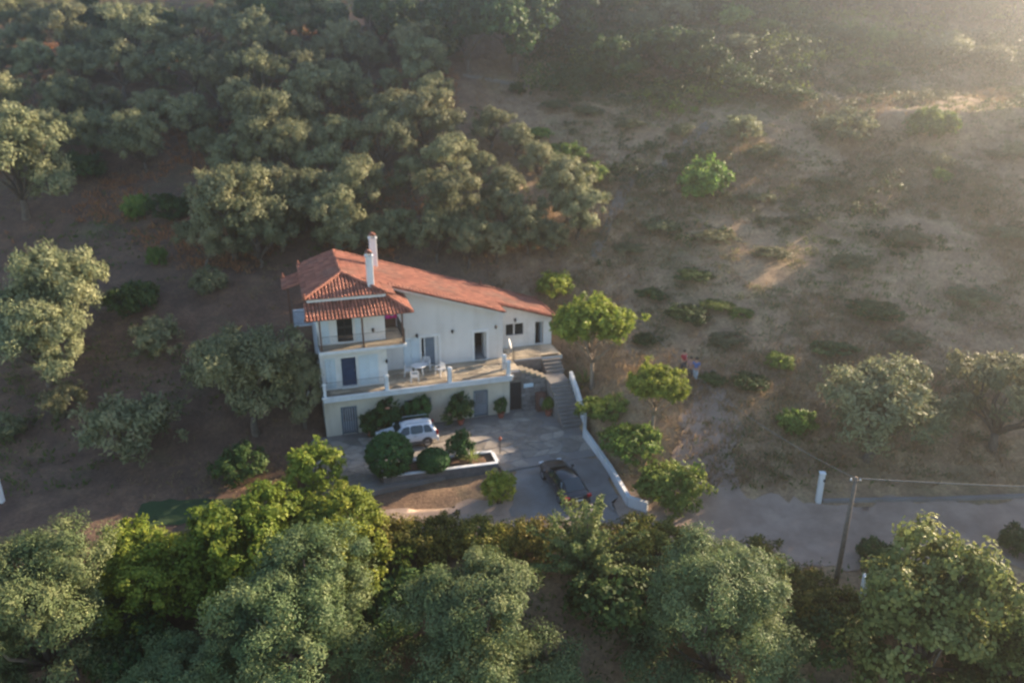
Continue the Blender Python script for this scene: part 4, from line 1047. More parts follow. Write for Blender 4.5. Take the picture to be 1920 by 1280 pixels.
plant('clip1', atz(813,879,.3), .74, 'clipped_bush', 'lower clipped bush in the middle of the planter', 'bush', sz=1.0)
plant('citrus1', Vector((-3.15,42.0,.3)), .6, 'leafy_plant', 'loose dark leafy plant in the planter right of the clipped bushes', 'plant', sz=1.6)
plant('yucca0', Vector((-2.45,41.7,.3)), .85, 'spiky_plant', 'yellowing spiky plant near the right end of the planter', 'plant', sz=1.2, parts=('stem', 'leaves'))
# potted plants along the cream wall
def pot_plant(a, b, key, s, sz, lab, pr=.24, ph=.38):
    t = empty('potted_plant', hw(a, b, .03), HA, lab, 'potted plant', 'potted shrubs along the cream wall')
    pt = W('pot', M['pot'], lambda m_: m_.lathe([(pr*.7,0), (pr,ph*.9), (pr*1.12,ph*.9), (pr*1.12,ph), (pr*.9,ph)], (0,0,0), 14), t)
    W('potting_soil', M['soil'], lambda m_: m_.lathe([(pr*.88,ph-.05), (pr*.88,ph-.02)], (0,0,0), 14), pt)
    cm, tm = PROTO[key]
    for nm, me in (('stem', tm), ('foliage', cm)):
        o_ = bpy.data.objects.new(nm, me); link(o_, t); o_.location = (0, 0, ph-.05); o_.scale = (s, s, s*sz)
pot_plant(2.75, -.1, 'citrus0', .55, 1.15, 'tall dark leafy plant in a red pot nearest the barred door')
pot_plant(4.0, -.2, 'citrus1', .9, 1.15, 'widest dark leafy plant behind the white car')
pot_plant(5.95, -.25, 'citrus0', .78, 1.15, 'dark leafy plant in front of the garage window')
pot_plant(8.85, -.15, 'citrus1', .74, 1.25, 'large leafy potted shrub left of the grey barred door')
pot_plant(11.75, .05, 'citrus0', .4, 1.2, 'small potted plant between the grey door and stone wall')
pot_plant(15.0, -.6, 'bush0', .3, 2.2, 'tall thin potted plant at the foot of the stairs')
of = empty('orange_flower', hw(3.9,-.75,2.15), 0, 'single pale orange bloom above the leafy plants by the wall', 'flower')
for k in range(7):
    t = 2*math.pi*k/7; W('petal', M['orangeflower'], lambda m_: m_.add([(0,0,0), (.1*math.cos(t-.4),.1*math.sin(t-.4),.05), (.2*math.cos(t),.2*math.sin(t),.03), (.1*math.cos(t+.4),.1*math.sin(t+.4),.05)], [(0,1,2,3)]), of)
W('flower_stalk', M['citrus'], lambda m_: m_.tube([(0,0,-.9), (0,0,0)], .015, 5), of)

# foreground trees below the road
near = [
 ('near0',85,27.2,330,.98,6.4,'big olive tree at the lower left corner'),
 ('near1',570,27.0,350,.9,6.6,'big olive tree at the bottom, left of centre'),
 ('near2',905,26.4,340,.86,6.0,'big olive tree at the bottom centre'),
 ('near0',1345,27.2,330,.94,6.9,'big hazy olive tree at the bottom right of centre'),
 ('near2',330,24.2,300,.8,6.9,'dark olive tree at the bottom edge between two larger ones'),
 ('near1',1100,23.6,260,.62,6.9,'low olive crown at the bottom edge right of centre'),
]
def plant_at(key, px, y, wpx, sz, name, label, cat, group=None, rz=None, py=1050):
    """stand a plant at distance y on the sight column px"""
    x = (px-IMG_W/2)/F_PX*(y*math.cos(PITCH)+(CAM_Z+3)*math.sin(PITCH)-1.5)
    z = hz(x, y, False); t = y*math.cos(PITCH)-(z+2.5-CAM_Z)*math.sin(PITCH)
    x = (px-IMG_W/2)/F_PX*t
    return plant(key, Vector((x, y, hz(x, y, False)-.05)), wpx*t/F_PX/WIDTH[fam(key)], name, label, cat, group, rz, sz)
for key, px, y, wd, sz, ht, lab in near:
    plant_at(key, px, y, wd, sz, 'olive_tree', lab, 'tree', 'olive trees below the road')
for key, px, y, wd, sz, lab in [  # mostly added to darken the tree-shaded ground between the olives
 ('dark0',1150,30.0,230,.95,'dark undergrowth below the feathery pale tree'),
 ('dark1',735,30.2,200,.8,'added dark undergrowth below the hedge, left of centre'),
 ('dark2',250,27.5,200,1.0,'added dark bush at the bottom between the left olives'),
 ('dark1',1530,28.8,170,.8,'added dark undergrowth in front of the near gate pillar'),
 ('dark0',1600,25.0,170,.8,'added dark bush at the bottom left of the fig tree')]:
    plant_at(key, px, y, wd, sz, 'bush', lab, 'bush')
for key, px, y, wd, sz, lab in [
 ('broad0',275,31.0,250,.85,'yellow-green broadleaf tree at the lower left, leftmost of three'),
 ('broad1',455,31.8,270,.95,'tallest yellow-green broadleaf tree at the lower left'),
 ('broad2',640,32.4,250,.85,'yellow-green broadleaf tree nearest the driveway, rightmost of three')]:
    plant_at(key, px, y, wd, sz, 'broadleaf_tree', lab, 'tree', 'yellow-green trees at the lower left')
plant_at('feather0', 1100, 32.0, 225, .85, 'feathery_tree', 'feathery pale green tree in front of the dark car', 'tree')
plant_at('fig0', 1735, 27.0, 320, 1.1, 'fig_tree', 'bright green fig tree at the lower right', 'tree')
plant_at('fig0', 1925, 26.0, 270, .95, 'fig_tree', 'bright green fig tree cut by the lower right corner', 'tree', rz=2.0)
for k, (px, y, wd, sz) in enumerate([(735,33.7,90,.95),(790,33.8,80,.85),(845,33.9,80,.9),(900,33.9,80,.85),(955,33.9,80,.85),(1010,33.9,85,.9),(1190,33.6,90,.8),(1250,33.5,100,.8),(1430,32.0,100,.75),(1510,31.0,95,.6),(1585,30.4,95,.55)]):
    plant_at('hedge%d' % (k % 2), px, y, wd*1.5, sz*1.2, 'hedge_shrub', 'yellowish hedge shrub along the near side of the road, %s from left' % ordw[k], 'hedge', 'hedge shrubs along the near side of the road')

# ------------------------------------------------------------------ ground cover
def cover(name, n, mat, seed, ll, lw, n_each, rad, area, mask, label, cat, up=.9, thr=.0):
    rg = np.random.default_rng(seed)
    xs = rg.uniform(area[0], area[1], n); ys = area[2]+(area[3]-area[2])*rg.random(n)**1.2
    ok = mask(xs, ys, rg); xs, ys = xs[ok], ys[ok]
    a, b = (xs-HO.x)*ca+(ys-HO.y)*sa, -(xs-HO.x)*sa+(ys-HO.y)*ca
    ok = ~((a > -1.8) & (a < 17.8) & (b > -7.6) & (b < 9.8)); xs, ys = xs[ok], ys[ok]
    C = np.stack([xs, ys, height(xs, ys, False)-.03], 1); N = np.tile([0, -.1, .6], (len(C), 1))
    V, Q, var = leaves(rg, C, N, n_each, rad, ll, lw, up=up, out=.4, rnd=.45, flat=.15, puff=False)
    o_ = bpy.data.objects.new(name, np_mesh(name, V, Q, M[mat], var)); link(o_); tag(o_, label, cat, kind='stuff')
    return o_
def offroad(xs, ys): 
    yb = np.interp(xs, YB_X, YB_Y); return ((ys > yb+.4) | (ys < 33.2) | ((xs < -12) & (ys > 38.5)))
m1 = lambda xs, ys, rg: offroad(xs, ys) & (xs > -4) & ((vnoise(xs/6+11, ys/6)+.5+rg.normal(size=len(xs))*.15) > .44)
cover('dry_grass', 48000, 'straw', 41, .5, .05, 6, .24, (-8, 68, 36, 112), m1, 'straw-coloured dry grass over the right-hand slope', 'dry grass')
m2 = lambda xs, ys, rg: offroad(xs, ys) & (xs < 0) & ((vnoise(xs/5+3, ys/5)+.5+rg.normal(size=len(xs))*.1) > .58)
cover('field_grass', 13000, 'straw', 42, .34, .035, 6, .2, (-62, 2, 34, 112), m2, 'thin dry grass on the brown earth under the olives', 'dry grass')
m2b = lambda xs, ys, rg: offroad(xs, ys) & (xs < -6) & (ys > 60) & ((vnoise(xs/6+23, ys/4+61)+.5+rg.normal(size=len(xs))*.06) > .60)
cover('suntinted_grass', 15000, 'rust', 45, .5, .06, 8, .25, (-62, 0, 55, 112), m2b, 'orange dry grass, low-sun tint put into its colour, between the olive trees of the grove', 'dry grass')
m3 = lambda xs, ys, rg: offroad(xs, ys) & ((vnoise(xs/7+51, ys/7+9)+.5+rg.normal(size=len(xs))*.08) > .61)
cover('green_weeds', 24000, 'weed', 43, .32, .08, 8, .35, (-60, 66, 20, 112), m3, 'green weeds in patches over the hillside', 'weeds', up=.6)
m4 = lambda xs, ys, rg: offroad(xs, ys) & (xs > 3) & (ys > 40) & ((vnoise(xs/5+81, ys/5+19)*.7+vnoise(xs/1.9+5, ys/1.9)*.5+.5+rg.normal(size=len(xs))*.07) > .56)
cover('low_scrub', 9000, 'scrub', 44, .26, .075, 24, .6, (4, 68, 40, 112), m4, 'low grey-green scrub cushions over the dry slope', 'scrub', up=.6)

def thicket(name, n, mat, seed, mask, area, label, big=1.0):
    rg = np.random.default_rng(seed)
    xs = rg.uniform(area[0], area[1], n); ys = rg.uniform(area[2], area[3], n); ok = mask(xs, ys, rg); xs, ys = xs[ok], ys[ok]
    B = np.stack([xs, ys, height(xs, ys, False)], 1); sz_ = rg.uniform(.35, 1.15, len(B))**1.2*np.clip(1+(ys-70)/50, 1, 1.6)*big
    d = unit(rg.normal(size=(len(B), 9, 3)).reshape(-1, 3)); d[:, 2] = np.abs(d[:, 2])*.8; k = np.repeat(np.arange(len(B)), 9)
    C = B[k]+d*sz_[k][:, None]*np.array([1, 1, .75])
    V, Q, var = leaves(rg, C, d, 15, sz_[k]*.42, .23*big**.7, .115*big**.7, up=.5, cvar=np.clip(rg.random(len(B))[k]+rg.normal(size=len(k))*.15, 0, 1))
    o_ = bpy.data.objects.new(name, np_mesh(name, V, Q, M[mat], var)); link(o_); tag(o_, label, 'scrub', kind='stuff')
q1 = lambda xs, ys, rg: (ys > np.interp(xs, YB_X, YB_Y)+6) & ((vnoise(xs/9+13, ys/7+2)*.8+vnoise(xs/3+5, ys/3)*.4+.5+np.clip((ys-70)/90, -.1, .22)) > .6)
thicket('scrub_thicket', 1900, 'scrub', 51, q1, (6, 75, 58, 140), 'tangled grey-green scrub over the upper right hillside')
q2 = lambda xs, ys, rg: (ys > np.interp(xs, YB_X, YB_Y)+8) & ((vnoise(xs/8+43, ys/6+22)*.8+vnoise(xs/3+15, ys/3)*.4+.5+np.clip((ys-75)/80, -.1, .25)) > .66)
thicket('green_thicket', 2000, 'evergreen', 52, q2, (4, 75, 62, 140), 'dark green thicket patches on the upper right hillside')
q3 = lambda xs, ys, rg: ((vnoise(xs/9+3, ys/7+32)*.8+vnoise(xs/3+25, ys/3)*.3+.5) > .40) & ~((xs > 33) & (ys < 98))
thicket('hilltop_thicket', 1300, 'evergreen', 53, q3, (2, 78, 90, 142), 'dense dark green thicket covering the hilltop at the upper right', 1.9)
q4 = lambda xs, ys, rg: ((vnoise(xs/8+63, ys/7+12)*.8+vnoise(xs/3+35, ys/3)*.3+.5) > .52) & ~((xs > 33) & (ys < 98))
thicket('hilltop_scrub', 700, 'broad', 54, q4, (2, 78, 86, 142), 'fresh green scrub between the dark thickets on the hilltop', 1.5)

# ------------------------------------------------------------------ cars
def car(name, loc, rz, label, cat, st, paint, glass_rows, wheels, wr, extras, L_):
    """st: stations (x, half width, sill z, mid z, belt z, top z, half width at top); x from rear (0) to front"""
    root = empty(name, loc, rz, label, cat)
    m_ = MB(); n = len(st); K = 8; vs = []
    for (x, hwid, zs, zm, zb, zt, ht) in st:
        vs += [(x,hwid*.94,zs), (x,hwid,zm), (x,hwid*.97,zb), (x,ht,zt), (x,-ht,zt), (x,-hwid*.97,zb), (x,-hwid,zm), (x,-hwid*.94,zs)]
    fs = [(i*K+k, i*K+(k+1) % K, (i+1)*K+(k+1) % K, (i+1)*K+k) for i in range(n-1) for k in range(K)]
    fs += [tuple(range(K-1,-1,-1)), tuple((n-1)*K+k for k in range(K))]
    m_.add(vs, fs); body = m_.build('body', paint, root, True)
    md = body.modifiers.new('sub', 'SUBSURF'); md.levels = 2; md.render_levels = 2; md.boundary_smooth = 'PRESERVE_CORNERS'
    def P(x, side, f):          # point on the cage between belt (f=0) and top (f=1)
        for i in range(n-1):
            if st[i][0] <= x <= st[i+1][0]:
                t = (x-st[i][0])/(st[i+1][0]-st[i][0]); s0, s1 = st[i], st[i+1]; lp = lambda k: s0[k]*(1-t)+s1[k]*t
                zb, zt, hb, ht = lp(4), lp(5), lp(1)*.97, lp(6)
                return Vector((x, side*(hb*(1-f)+ht*f+.012), zb*(1-f)+zt*f))
    for (nm, x0, x1, y0, y1) in glass_rows:
        if nm == 'side':
            for sd in (1, -1):
                q = [P(x0[0], sd, y0), P(x1[0], sd, y0), P(x1[1], sd, y1), P(x0[1], sd, y1)]
                c = sum(q, Vector())/4
                qq = []
                for i in range(4):
                    p0, p1, p2 = q[i-1], q[i], q[(i+1) % 4]; qq += [p1.lerp(p0, .14), p1.lerp(p2, .14)]
                g_ = MB(); off = Vector((0, sd*.012, 0)); g_.add([p for p in qq]+[p+off for p in qq], [tuple(range(8)), tuple(range(15,7,-1))]+[(i,(i+1) % 8,(i+1) % 8+8,i+8) for i in range(8)]); g_.build('side_window', M['carglass'], root)
        else:                    # windscreen / rear window across the car
            g_ = MB(); rows_ = []
            for t in (0, .5, 1):
                x = x0+(x1-x0)*t
                for i in range(n-1):
                    if st[i][0] <= x <= st[i+1][0]:
                        f = (x-st[i][0])/(st[i+1][0]-st[i][0]); zt = st[i][5]*(1-f)+st[i+1][5]*f; ht = st[i][6]*(1-f)+st[i+1][6]*f
                rows_.append([(x+(.02 if x1 < x0 else -.0)*0, -ht*.9, zt+.02), (x, 0, zt+.035), (x, ht*.9, zt+.02)])
            g_.add([p for r_ in rows_ for p in r_], [(i*3+k, i*3+k+1, i*3+k+4, i*3+k+3) for i in range(2) for k in range(2)]); g_.build('rear_window' if nm == 'rear' else 'windscreen', M['carglass'], root, True)
    for (x, hwid) in wheels:
        for sd in (1, -1):
            wh = bpy.data.objects.new('wheel', None); link(wh, root); wh.location = (x, sd*(hwid-.09), wr); wh.empty_display_size = .1
            t_ = MB(); t_.lathe([(wr*.62,-.1), (wr*.93,-.11), (wr,-.07), (wr,.07), (wr*.93,.11), (wr*.62,.1)], (0,0,0), 20, 'y'); t_.build('tyre', M['tyre'], wh, True)
            t_ = MB(); t_.lathe([(wr*.1,.075*sd), (wr*.6,.105*sd), (wr*.63,.112*sd)], (0,0,0), 16, 'y'); t_.build('rim', M['rim'], wh)
            a_ = MB(); N_ = 14; pr = []
            for k in range(N_+1):
                t = math.pi*k/N_; 
                for rr in (wr*.6, wr*1.2): pr.append((x+rr*math.cos(t), sd*(hwid+.002), wr+rr*math.sin(t)))
            a_.add(pr, [(2*k,2*k+1,2*k+3,2*k+2) for k in range(N_)]); a_.build('wheel_arch', M['cladding'], root)
    extras(root)
    return root
suv_st = [(0,.82,.42,.62,.78,.86,.60),(.05,.86,.36,.62,.98,1.08,.70),(.28,.9,.34,.62,1.03,1.5,.62),(.5,.91,.33,.62,1.04,1.61,.60),(1.2,.91,.33,.6,1.03,1.66,.61),(2.0,.91,.33,.6,1.01,1.65,.60),(2.55,.91,.33,.6,1.0,1.55,.58),(3.1,.9,.34,.6,.99,1.06,.66),(3.7,.88,.36,.6,.93,.99,.62),(4.15,.84,.38,.6,.8,.86,.58),(4.3,.76,.42,.58,.66,.7,.5)]
def suv_x(r):
    b = lambda nm, m, *a: W(nm, M[m], lambda m_: m_.box(*a), r, bevel=.012)
    for sd in (1, -1):
        W('roof_rail', M['rim'], lambda m_: m_.tube([(.5,sd*.56,1.66), (.55,sd*.57,1.73), (2.2,sd*.57,1.74), (2.3,sd*.56,1.67)], .025, 6), r)
        b('tail_light', 'red', -.005, .14, min(sd*.70,sd*.885), max(sd*.70,sd*.885), .82, 1.12)
        b('sill_cladding', 'cladding', .5, 3.9, min(sd*.85,sd*.93), max(sd*.85,sd*.93), .3, .46)
        b('headlight', 'lens', 4.08, 4.22, min(sd*.55,sd*.8), max(sd*.55,sd*.8), .66, .82)
        b('mirror', 'carwhite', 2.78, 2.95, min(sd*.9,sd*1.08), max(sd*.9,sd*1.08), 1.0, 1.16)
        b('door_handle', 'cladding', 1.55, 1.75, min(sd*.9,sd*.93), max(sd*.9,sd*.93), .9, .94)
    b('bumper', 'carwhite', -.06, .12, -.8, .8, .36, .62); b('number_plate', 'plate', -.075, -.06, -.26, .26, .66, .77)
suv = car('white_car', hw(6.78,-1.85,.04), HA+math.pi, 'white off-road car with roof rails parked against the cream wall', 'car', suv_st, M['carwhite'],
   [('side', (.35,.62), (1.0,.98), .1, .86), ('side', (1.08,1.06), (1.95,1.92), .1, .88), ('side', (2.03,2.0), (2.85,2.45), .1, .88), ('rear', .09, .27, 0, 0), ('front', 3.0, 2.6, 0, 0)],
   [(.82,.9), (3.45,.9)], .345, suv_x, 4.3)
suv.scale = (.9, .95, .95)
sed_st = [(0,.76,.34,.52,.72,.8,.6),(.06,.82,.28,.52,.86,.93,.68),(.35,.86,.24,.52,.9,.98,.66),(.8,.87,.22,.52,.91,1.22,.60),(1.3,.87,.22,.5,.91,1.40,.56),(1.9,.87,.22,.5,.9,1.43,.56),(2.5,.87,.22,.5,.89,1.36,.56),(3.2,.86,.23,.5,.86,.94,.66),(3.8,.84,.25,.5,.8,.86,.62),(4.3,.8,.28,.5,.68,.74,.56),(4.5,.68,.34,.48,.56,.6,.45)]
def sed_x(r):
    b = lambda nm, m, *a: W(nm, M[m], lambda m_: m_.box(*a), r, bevel=.01)
    for sd in (1, -1):
        b('tail_light', 'red', -.01, .16, min(sd*.56,sd*.83), max(sd*.56,sd*.83), .7, .88)
        b('headlight', 'lens', 4.2, 4.42, min(sd*.45,sd*.74), max(sd*.45,sd*.74), .56, .7)
        b('mirror', 'cardark', 2.95, 3.1, min(sd*.86,sd*1.02), max(sd*.86,sd*1.02), .88, 1.0)
        b('door_handle', 'rim', 1.6, 1.78, min(sd*.86,sd*.885), max(sd*.86,sd*.885), .78, .81)
    b('bumper', 'cardark', -.07, .1, -.76, .76, .3, .56); b('number_plate', 'plate', -.085, -.07, -.26, .26, .6, .71)
    b('boot_trim', 'rim', -.02, .0, -.3, .3, .82, .85)
car('dark_car', Vector((3.72,37.55,-.42)), R(110.5), 'dark hatchback parked on the driveway, rear towards the road', 'car', sed_st, M['cardark'],
   [('side', (.75,.95), (1.25,1.25), .12, .88), ('side', (1.3,1.3), (2.05,2.02), .12, .88), ('side', (2.12,2.1), (2.95,2.5), .12, .88), ('rear', .38, 1.2, 0, 0), ('front', 3.15, 2.58, 0, 0)],
   [(.85,.87), (3.5,.85)], .31, sed_x, 4.5)
dk = [o for o in col.objects if o.name == 'dark_car'][0]
zr, zf = hz(3.72, 37.55)+.07, hz(2.2, 41.7)+.07
dk.scale = (.94, .96, .96); dk.location.z = zr; dk.rotation_euler = (0, -math.atan2(zf-zr, 4.4), R(110.5))

# ------------------------------------------------------------------ terrace furniture
def chair_mesh(root):
    P_ = M['plastic']
    W('seat', P_, lambda m_: m_.box(-.23, .23, -.22, .22, .40, .435), root, bevel=.012)
    def bk(m_):
        m_.box(-.22, .22, .205, .235, .80, .86)
        for x in (-.2, -.1, 0, .1, .2): m_.box(x-.028, x+.028, .2, .225, .435, .81)
    W('backrest', P_, bk, root)
    for sx in (-1, 1):
        W('armrest', P_, lambda m_: m_.box(min(sx*.23,sx*.28), max(sx*.23,sx*.28), -.2, .23, .61, .64), root)
        for sy in (-1, 1): W('leg', P_, lambda m_: m_.hexa([(sx*.26-.025,sy*.24-.025,0), (sx*.26+.025,sy*.24-.025,0), (sx*.26+.025,sy*.24+.025,0), (sx*.26-.025,sy*.24+.025,0), (sx*.24-.03,sy*.2-.03,.62), (sx*.24+.03,sy*.2-.03,.62), (sx*.24+.03,sy*.2+.03,.62), (sx*.24-.03,sy*.2+.03,.62)]), root)
def tpos(px, py):
    p = atz(px, py, 3.1); return Vector((p.x, p.y, 3.1))
GC = 'white plastic chairs on the terrace'
ch = empty('plastic_chair', tpos(766,704), HA+R(75), 'white plastic chair left of the terrace table', 'chair', GC); chair_mesh(ch)
for px, py, rot, lab in ((778,716,175,'white plastic chair in front of the terrace table'), (826,703,-60,'white plastic chair standing apart right of the terrace table'), (800,692,-15,'white plastic chair behind the terrace table by the shutters')):
    c = copy_tree(ch); c.location = tpos(px, py); c.rotation_euler.z = HA+R(rot); c['label'] = lab
tb = empty('plastic_table', tpos(786,703), HA, 'round white plastic table on the terrace', 'table')
W('table_top', M['plastic'], lambda m_: m_.lathe([(.05,.7), (.5,.7), (.52,.72), (.5,.74), (.05,.74)], (0,0,0), 20), tb)
for k in range(4):
    t = math.pi/4+k*math.pi/2; W('leg', M['plastic'], lambda m_: m_.tube([(.36*math.cos(t),.36*math.sin(t),0), (.28*math.cos(t),.28*math.sin(t),.7)], .03, 6), tb)
# satellite dish
sd_ = empty('satellite_dish', hw(13.2,3.0,3.08), HA, 'white satellite dish on a short post at the terrace corner', 'satellite dish')
def dish(m_):
    ax = Vector((.93,-.3,.25)).normalized(); u = ax.cross(Vector((0,0,1))).normalized(); v = u.cross(ax); c = Vector((0,0,1.15)); vs = [c]; fs = []
    for i, rr in enumerate((.14, .28, .4)):
        for k in range(18):
            t = 2*math.pi*k/18; vs.append(c+(u*math.cos(t)+v*math.sin(t))*rr+ax*rr*rr*.7)
    fs = [(0,1+k,1+(k+1) % 18) for k in range(18)]+[(1+i*18+k, 1+(i+1)*18+k, 1+(i+1)*18+(k+1) % 18, 1+i*18+(k+1) % 18) for i in range(2) for k in range(18)]
    m_.add(vs, fs)
d_ = W('dish', M['plastic'], dish, sd_, smooth=True); md = d_.modifiers.new('t', 'SOLIDIFY'); md.thickness = .02
W('post', M['rim'], lambda m_: m_.tube([(0,0,0), (0,0,1.15)], .03, 8), sd_)
W('feed_arm', M['rim'], lambda m_: m_.tube([(0,0,.9), (.42,-.14,1.2)], .012, 5), sd_)
# towel on the upper balcony
tw = empty('beach_towel', hw(4.9,3.05,6.2), HA, 'pink and green printed towel hanging on the upper balcony', 'towel')
def towel(m_):
    nx_, nz_ = 14, 10
    vs = [(-.45+.9*i/nx_, .05*math.sin(i*1.3)+.02*math.sin(j*.9), .75+1.15*j/nz_+.03*math.sin(i*.8)*(1-j/nz_)) for j in range(nz_+1) for i in range(nx_+1)]
    m_.add(vs, [(j*(nx_+1)+i, j*(nx_+1)+i+1, (j+1)*(nx_+1)+i+1, (j+1)*(nx_+1)+i) for j in range(nz_) for i in range(nx_)])
t_ = W('cloth', M['towel'], towel, tw, smooth=True); md = t_.modifiers.new('t', 'SOLIDIFY'); md.thickness = .012
W('clothes_line', M['wire'], lambda m_: m_.tube([(-.55,0,1.9), (.5,0,1.9)], .008, 5), tw)

# ------------------------------------------------------------------ poles, wires, gate pillars
def at_ground(px, py): p, t = ground(px, py); return p
pp = Vector((16.2,32.0,hz(16.2,32.0)))
up_ = empty('utility_pole', pp, 0, 'thin dark wooden utility pole beside the road', 'utility pole')
W('shaft', M['pole'], lambda m_: m_.tube([(0,0,-.4), (.05,.05,3), (.12,.1,6.0)], [.13, .11, .085], 10), up_, smooth=True)
W('crossarm', M['pole'], lambda m_: m_.box(-.16, .4, .05, .15, 5.75, 5.83), up_)
for x in (-.1, .12, .34): W('insulator', M['plastic'], lambda m_: m_.lathe([(.03,5.83), (.045,5.88), (.03,5.95)], (x,.1,0), 8), up_)
def cable(p, q, sag, label, r=.018):
    p, q = Vector(p), Vector(q); o_ = empty('overhead_cable', p, 0, label, 'cable')
    pts = [p.lerp(q, f)-Vector((0,0,sag*4*f*(1-f)))-p for f in np.linspace(0, 1, 25)]
    W('cable_strand', M['wire'], lambda m_: m_.tube(pts, r, 5), o_)
cable(pp+Vector((.12,.1,5.95)), (46,31,5.2), .5, 'overhead cable running right from the utility pole', .028)
cable(pp+Vector((.12,.1,5.93)), (8.5,53.5,6.4), 1.2, 'faint overhead cable running from the pole towards the house', .016)
cable(hw(17.3,5.2,5.1), (9.5,60,7.2), .25, 'upper of two cables stretched from the right end of the roof')
cable(hw(17.3,5.0,4.7), (9.0,57.0,5.9), .2, 'lower of two cables stretched from the right end of the roof')
def gate_pillar(p, h, lab):
    o_ = empty('gate_pillar', p, R(-6), lab, 'gate pillar', 'white gate pillars')
    W('pillar_shaft', M['white'], lambda m_: m_.box(-.14, .14, -.14, .14, -.3, h), o_, bevel=.02)
    W('pillar_top', M['white'], lambda m_: m_.box(-.17, .17, -.17, .17, h, h+.07), o_, bevel=.015)
    W('hinge', M['black'], lambda m_: m_.box(.06, .16, -.19, -.13, h-.45, h-.3), o_)
gate_pillar(Vector((17.45,38.1,hz(17.45,38.1))), 1.85, 'white gate pillar on the far side of the road')
gate_pillar(Vector((16.9,30.6,hz(16.9,30.6))), 2.0, 'white gate pillar half hidden by the fig tree')
gate_pillar(Vector((-29.25,38.3,hz(-29.25,38.3))), 1.9, 'white pillar at the left picture edge')
lw_ = empty('low_wall', Vector((17.7,38.1,-.6)), 0, 'low grey concrete wall running right from the gate pillar', 'wall')
def lowwall(m_):
    pts = [(0,0), (6,.15), (12,.5), (22,1.4)]
    for i in range(3):
        (x0,y0), (x1,y1) = pts[i], pts[i+1]; m_.hexa([(x0,y0-.12,-.5), (x1,y1-.12,-.5), (x1,y1+.12,-.5), (x0,y0+.12,-.5), (x0,y0-.12,.45), (x1,y1-.12,.5), (x1,y1+.12,.5), (x0,y0+.12,.45)])
W('wall_body', M['concrete'], lowwall, lw_)
lp = empty('garden_lamp', Vector((-.75,43.2,.03)), 0, 'short dark garden lamp post behind the right end of the planter', 'lamp')
W('lamp_post', M['black'], lambda m_: m_.tube([(0,0,0), (0,0,.95)], .03, 7), lp); W('lamp_head', M['pot'], lambda m_: m_.lathe([(.05,.9), (.11,1.0), (.08,1.14), (.02,1.2)], (0,0,0), 8), lp)
bx = empty('white_bundle', hw(-1.3,3.6,hz(*hw(-1.3,3.6)[:2])), HA, 'white covered bundle on the ground beside the left wall', 'bundle')
W('cover_sheet', M['plastic'], lambda m_: m_.lathe([(.5,0), (.55,.2), (.42,.55), (.2,.75), (.03,.8)], (0,0,0), 9), bx, smooth=True)

# ------------------------------------------------------------------ people
def skinned(name, joints, edges, radii, mat, parent, sub=1):
    me = bpy.data.meshes.new(name); me.from_pydata(joints, edges, []); o_ = bpy.data.objects.new(name, me); link(o_)
    md = o_.modifiers.new('skin', 'SKIN'); md.use_smooth_shade = True
    sv = me.skin_vertices[0].data if me.skin_vertices else None
    if sv is None:
        me.attributes  # the layer is created with the modifier in the operator; make it through bmesh instead
    bm = bmesh.new(); bm.from_mesh(me); ly = bm.verts.layers.skin.verify()
    for i, v in enumerate(bm.verts): v[ly].radius = (radii[i], radii[i]); v[ly].use_root = (i == 0)
    bm.to_mesh(me); bm.free()
    s_ = o_.modifiers.new('sub', 'SUBSURF'); s_.levels = sub; s_.render_levels = sub
    dg = bpy.context.evaluated_depsgraph_get(); dg.update()
    me2 = bpy.data.meshes.new_from_object(o_.evaluated_get(dg)); me2.name = name
    bpy.data.objects.remove(o_); me2.materials.clear(); me2.materials.append(mat)
    me2.polygons.foreach_set('use_smooth', [True]*len(me2.polygons))
    o2 = bpy.data.objects.new(name, me2); link(o2, parent); return o2
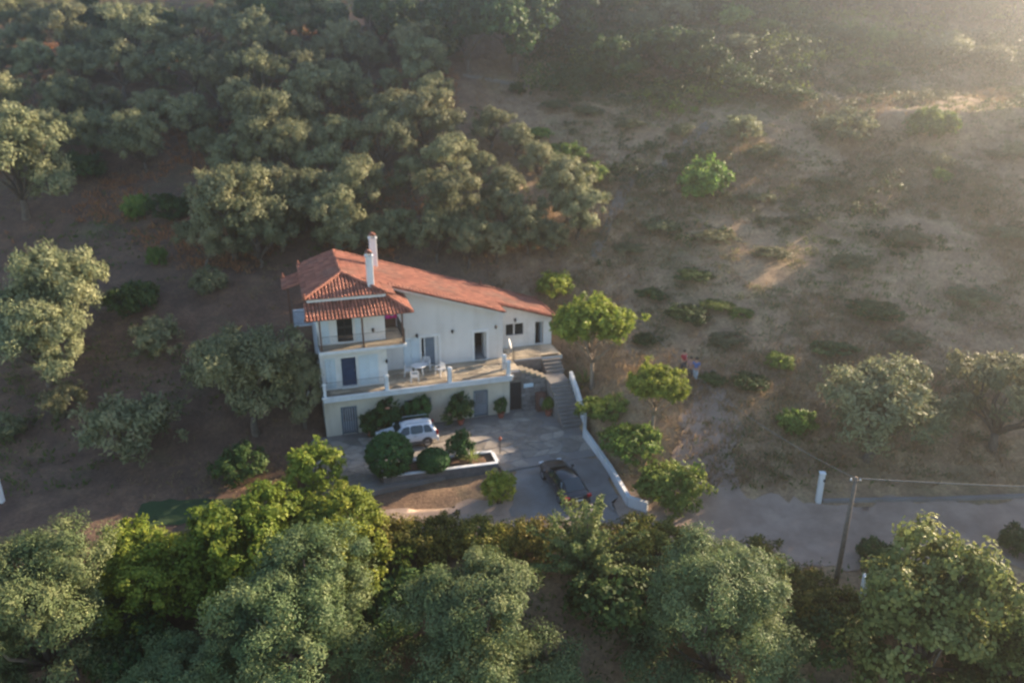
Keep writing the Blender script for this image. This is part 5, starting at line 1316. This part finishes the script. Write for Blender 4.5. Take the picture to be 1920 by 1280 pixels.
def person(loc, rz, label, shirt, trouser, hair, step=.16, h=1.72, armbend=.1):
    k = h/1.72; r_ = empty('person', loc, rz, label, 'person', 'people walking on the slope'); r_.scale = (k, k, k)
    s = step
    J = [(0,0,.95), (0,0,1.12), (0,.0,1.30), (0,-.01,1.44), (0,-.02,1.52), (0,-.035,1.60), (0,-.03,1.69),
         (.17,0,1.40), (.24,.03,1.15), (.25,-.08-armbend,.93), (.25,-.12-armbend,.84), (-.17,0,1.40), (-.24,.0,1.15), (-.25,-.1,.92), (-.25,-.13,.83),
         (.09,0,.88), (.10,-s*.6,.5), (.10,-s*.35,.08), (.11,-s*.35-.13,.04), (-.09,0,.88), (-.10,s*.15,.5), (-.10,s*.9,.1), (-.11,s*.9-.12,.04)]
    E = [(0,1),(1,2),(2,3),(3,4),(4,5),(5,6),(3,7),(7,8),(8,9),(9,10),(3,11),(11,12),(12,13),(13,14),(0,15),(15,16),(16,17),(17,18),(0,19),(19,20),(20,21),(21,22)]
    RD = [.125,.12,.14,.09,.058,.085,.08,.065,.05,.038,.04,.065,.05,.038,.04,.095,.068,.045,.042,.095,.068,.045,.042]
    skinned('body', J, E, RD, M['skin'], r_)
    skinned('shirt', [J[0], J[1], J[2], (0,0,1.42), J[7], (.225,.02,1.2), J[11], (-.225,.0,1.2)], [(0,1),(1,2),(2,3),(3,4),(4,5),(3,6),(6,7)], [.15,.145,.165,.1,.085,.075,.085,.075], shirt, r_)
    skinned('trousers', [(0,0,.97), J[15], J[16], (.10,-s*.4,.2), J[19], J[20], (-.10,s*.75,.2)], [(0,1),(1,2),(2,3),(0,4),(4,5),(5,6)], [.145,.115,.088,.07,.115,.088,.07], trouser, r_)
    W('hair', hair, lambda m_: m_.lathe([(.098,1.63), (.108,1.68), (.1,1.74), (.06,1.79), (.01,1.8)], (0,-.005,0), 10), r_, smooth=True)
    W('face', M['skin'], lambda m_: (m_.add([(-.018,-.125,1.625), (.018,-.125,1.625), (0,-.15,1.622), (0,-.122,1.665)], [(0,1,2),(0,2,3),(1,3,2)]),), r_)
    for sx in (-1, 1): W('eye', M['black'], lambda m_: m_.lathe([(.002,1.655), (.012,1.663), (.002,1.671)], (sx*.033,-.113,0), 6), r_)
    W('mouth', M['cl_pink'], lambda m_: m_.box(-.025, .025, -.118, -.108, 1.592, 1.6), r_)
def feet(px, py): p, t = ground(px, py); return p+Vector((0,0,.0))
person(feet(1280,700), R(35), 'person in red top with white over one shoulder, partly hidden by the tree', M['cl_red'], M['cl_dark'], M['hair'])
person(feet(1293,712), R(-20), 'person in dusty pink top, standing left of the one in blue', M['cl_pink'], M['cl_dark'], M['hair'], h=1.6)
person(feet(1303,716), R(-35), 'person in blue top and pale trousers, rightmost of the three', M['cl_blue'], M['cl_light'], M['hair'], h=1.72)
wp = [o for o in col.objects if o.name == 'person'][0]
skinned('shawl', [(.02,.06,1.36), (.12,.03,1.43), (.2,.0,1.36), (.23,.02,1.18)], [(0,1),(1,2),(2,3)], [.1,.1,.09,.08], M['cl_white'], wp)

# ------------------------------------------------------------------ haze
def mat_haze():
    m = bpy.data.materials.new('haze_air'); m.use_nodes = True; t = m.node_tree; t.nodes.clear()
    o_ = t.nodes.new('ShaderNodeOutputMaterial'); v = t.nodes.new('ShaderNodeVolumePrincipled')
    v.inputs['Color'].default_value = (.94,.95,.97,1); v.inputs['Density'].default_value = HAZE_D; v.inputs['Anisotropy'].default_value = .86
    t.links.new(v.outputs[0], o_.inputs['Volume']); return m
HAZE_D = .0016  # density also stands in for the lens glare towards the sun
mb = MB(); mb.box(-151, 151, -41, 191, float(Z.min())-1.5, max(float(Z.max())+8, CAM_Z+4))
hzo = mb.build('haze', mat_haze()); tag(hzo, 'thin sunlit haze over the whole valley, standing in for lens glare', 'haze', kind='stuff')
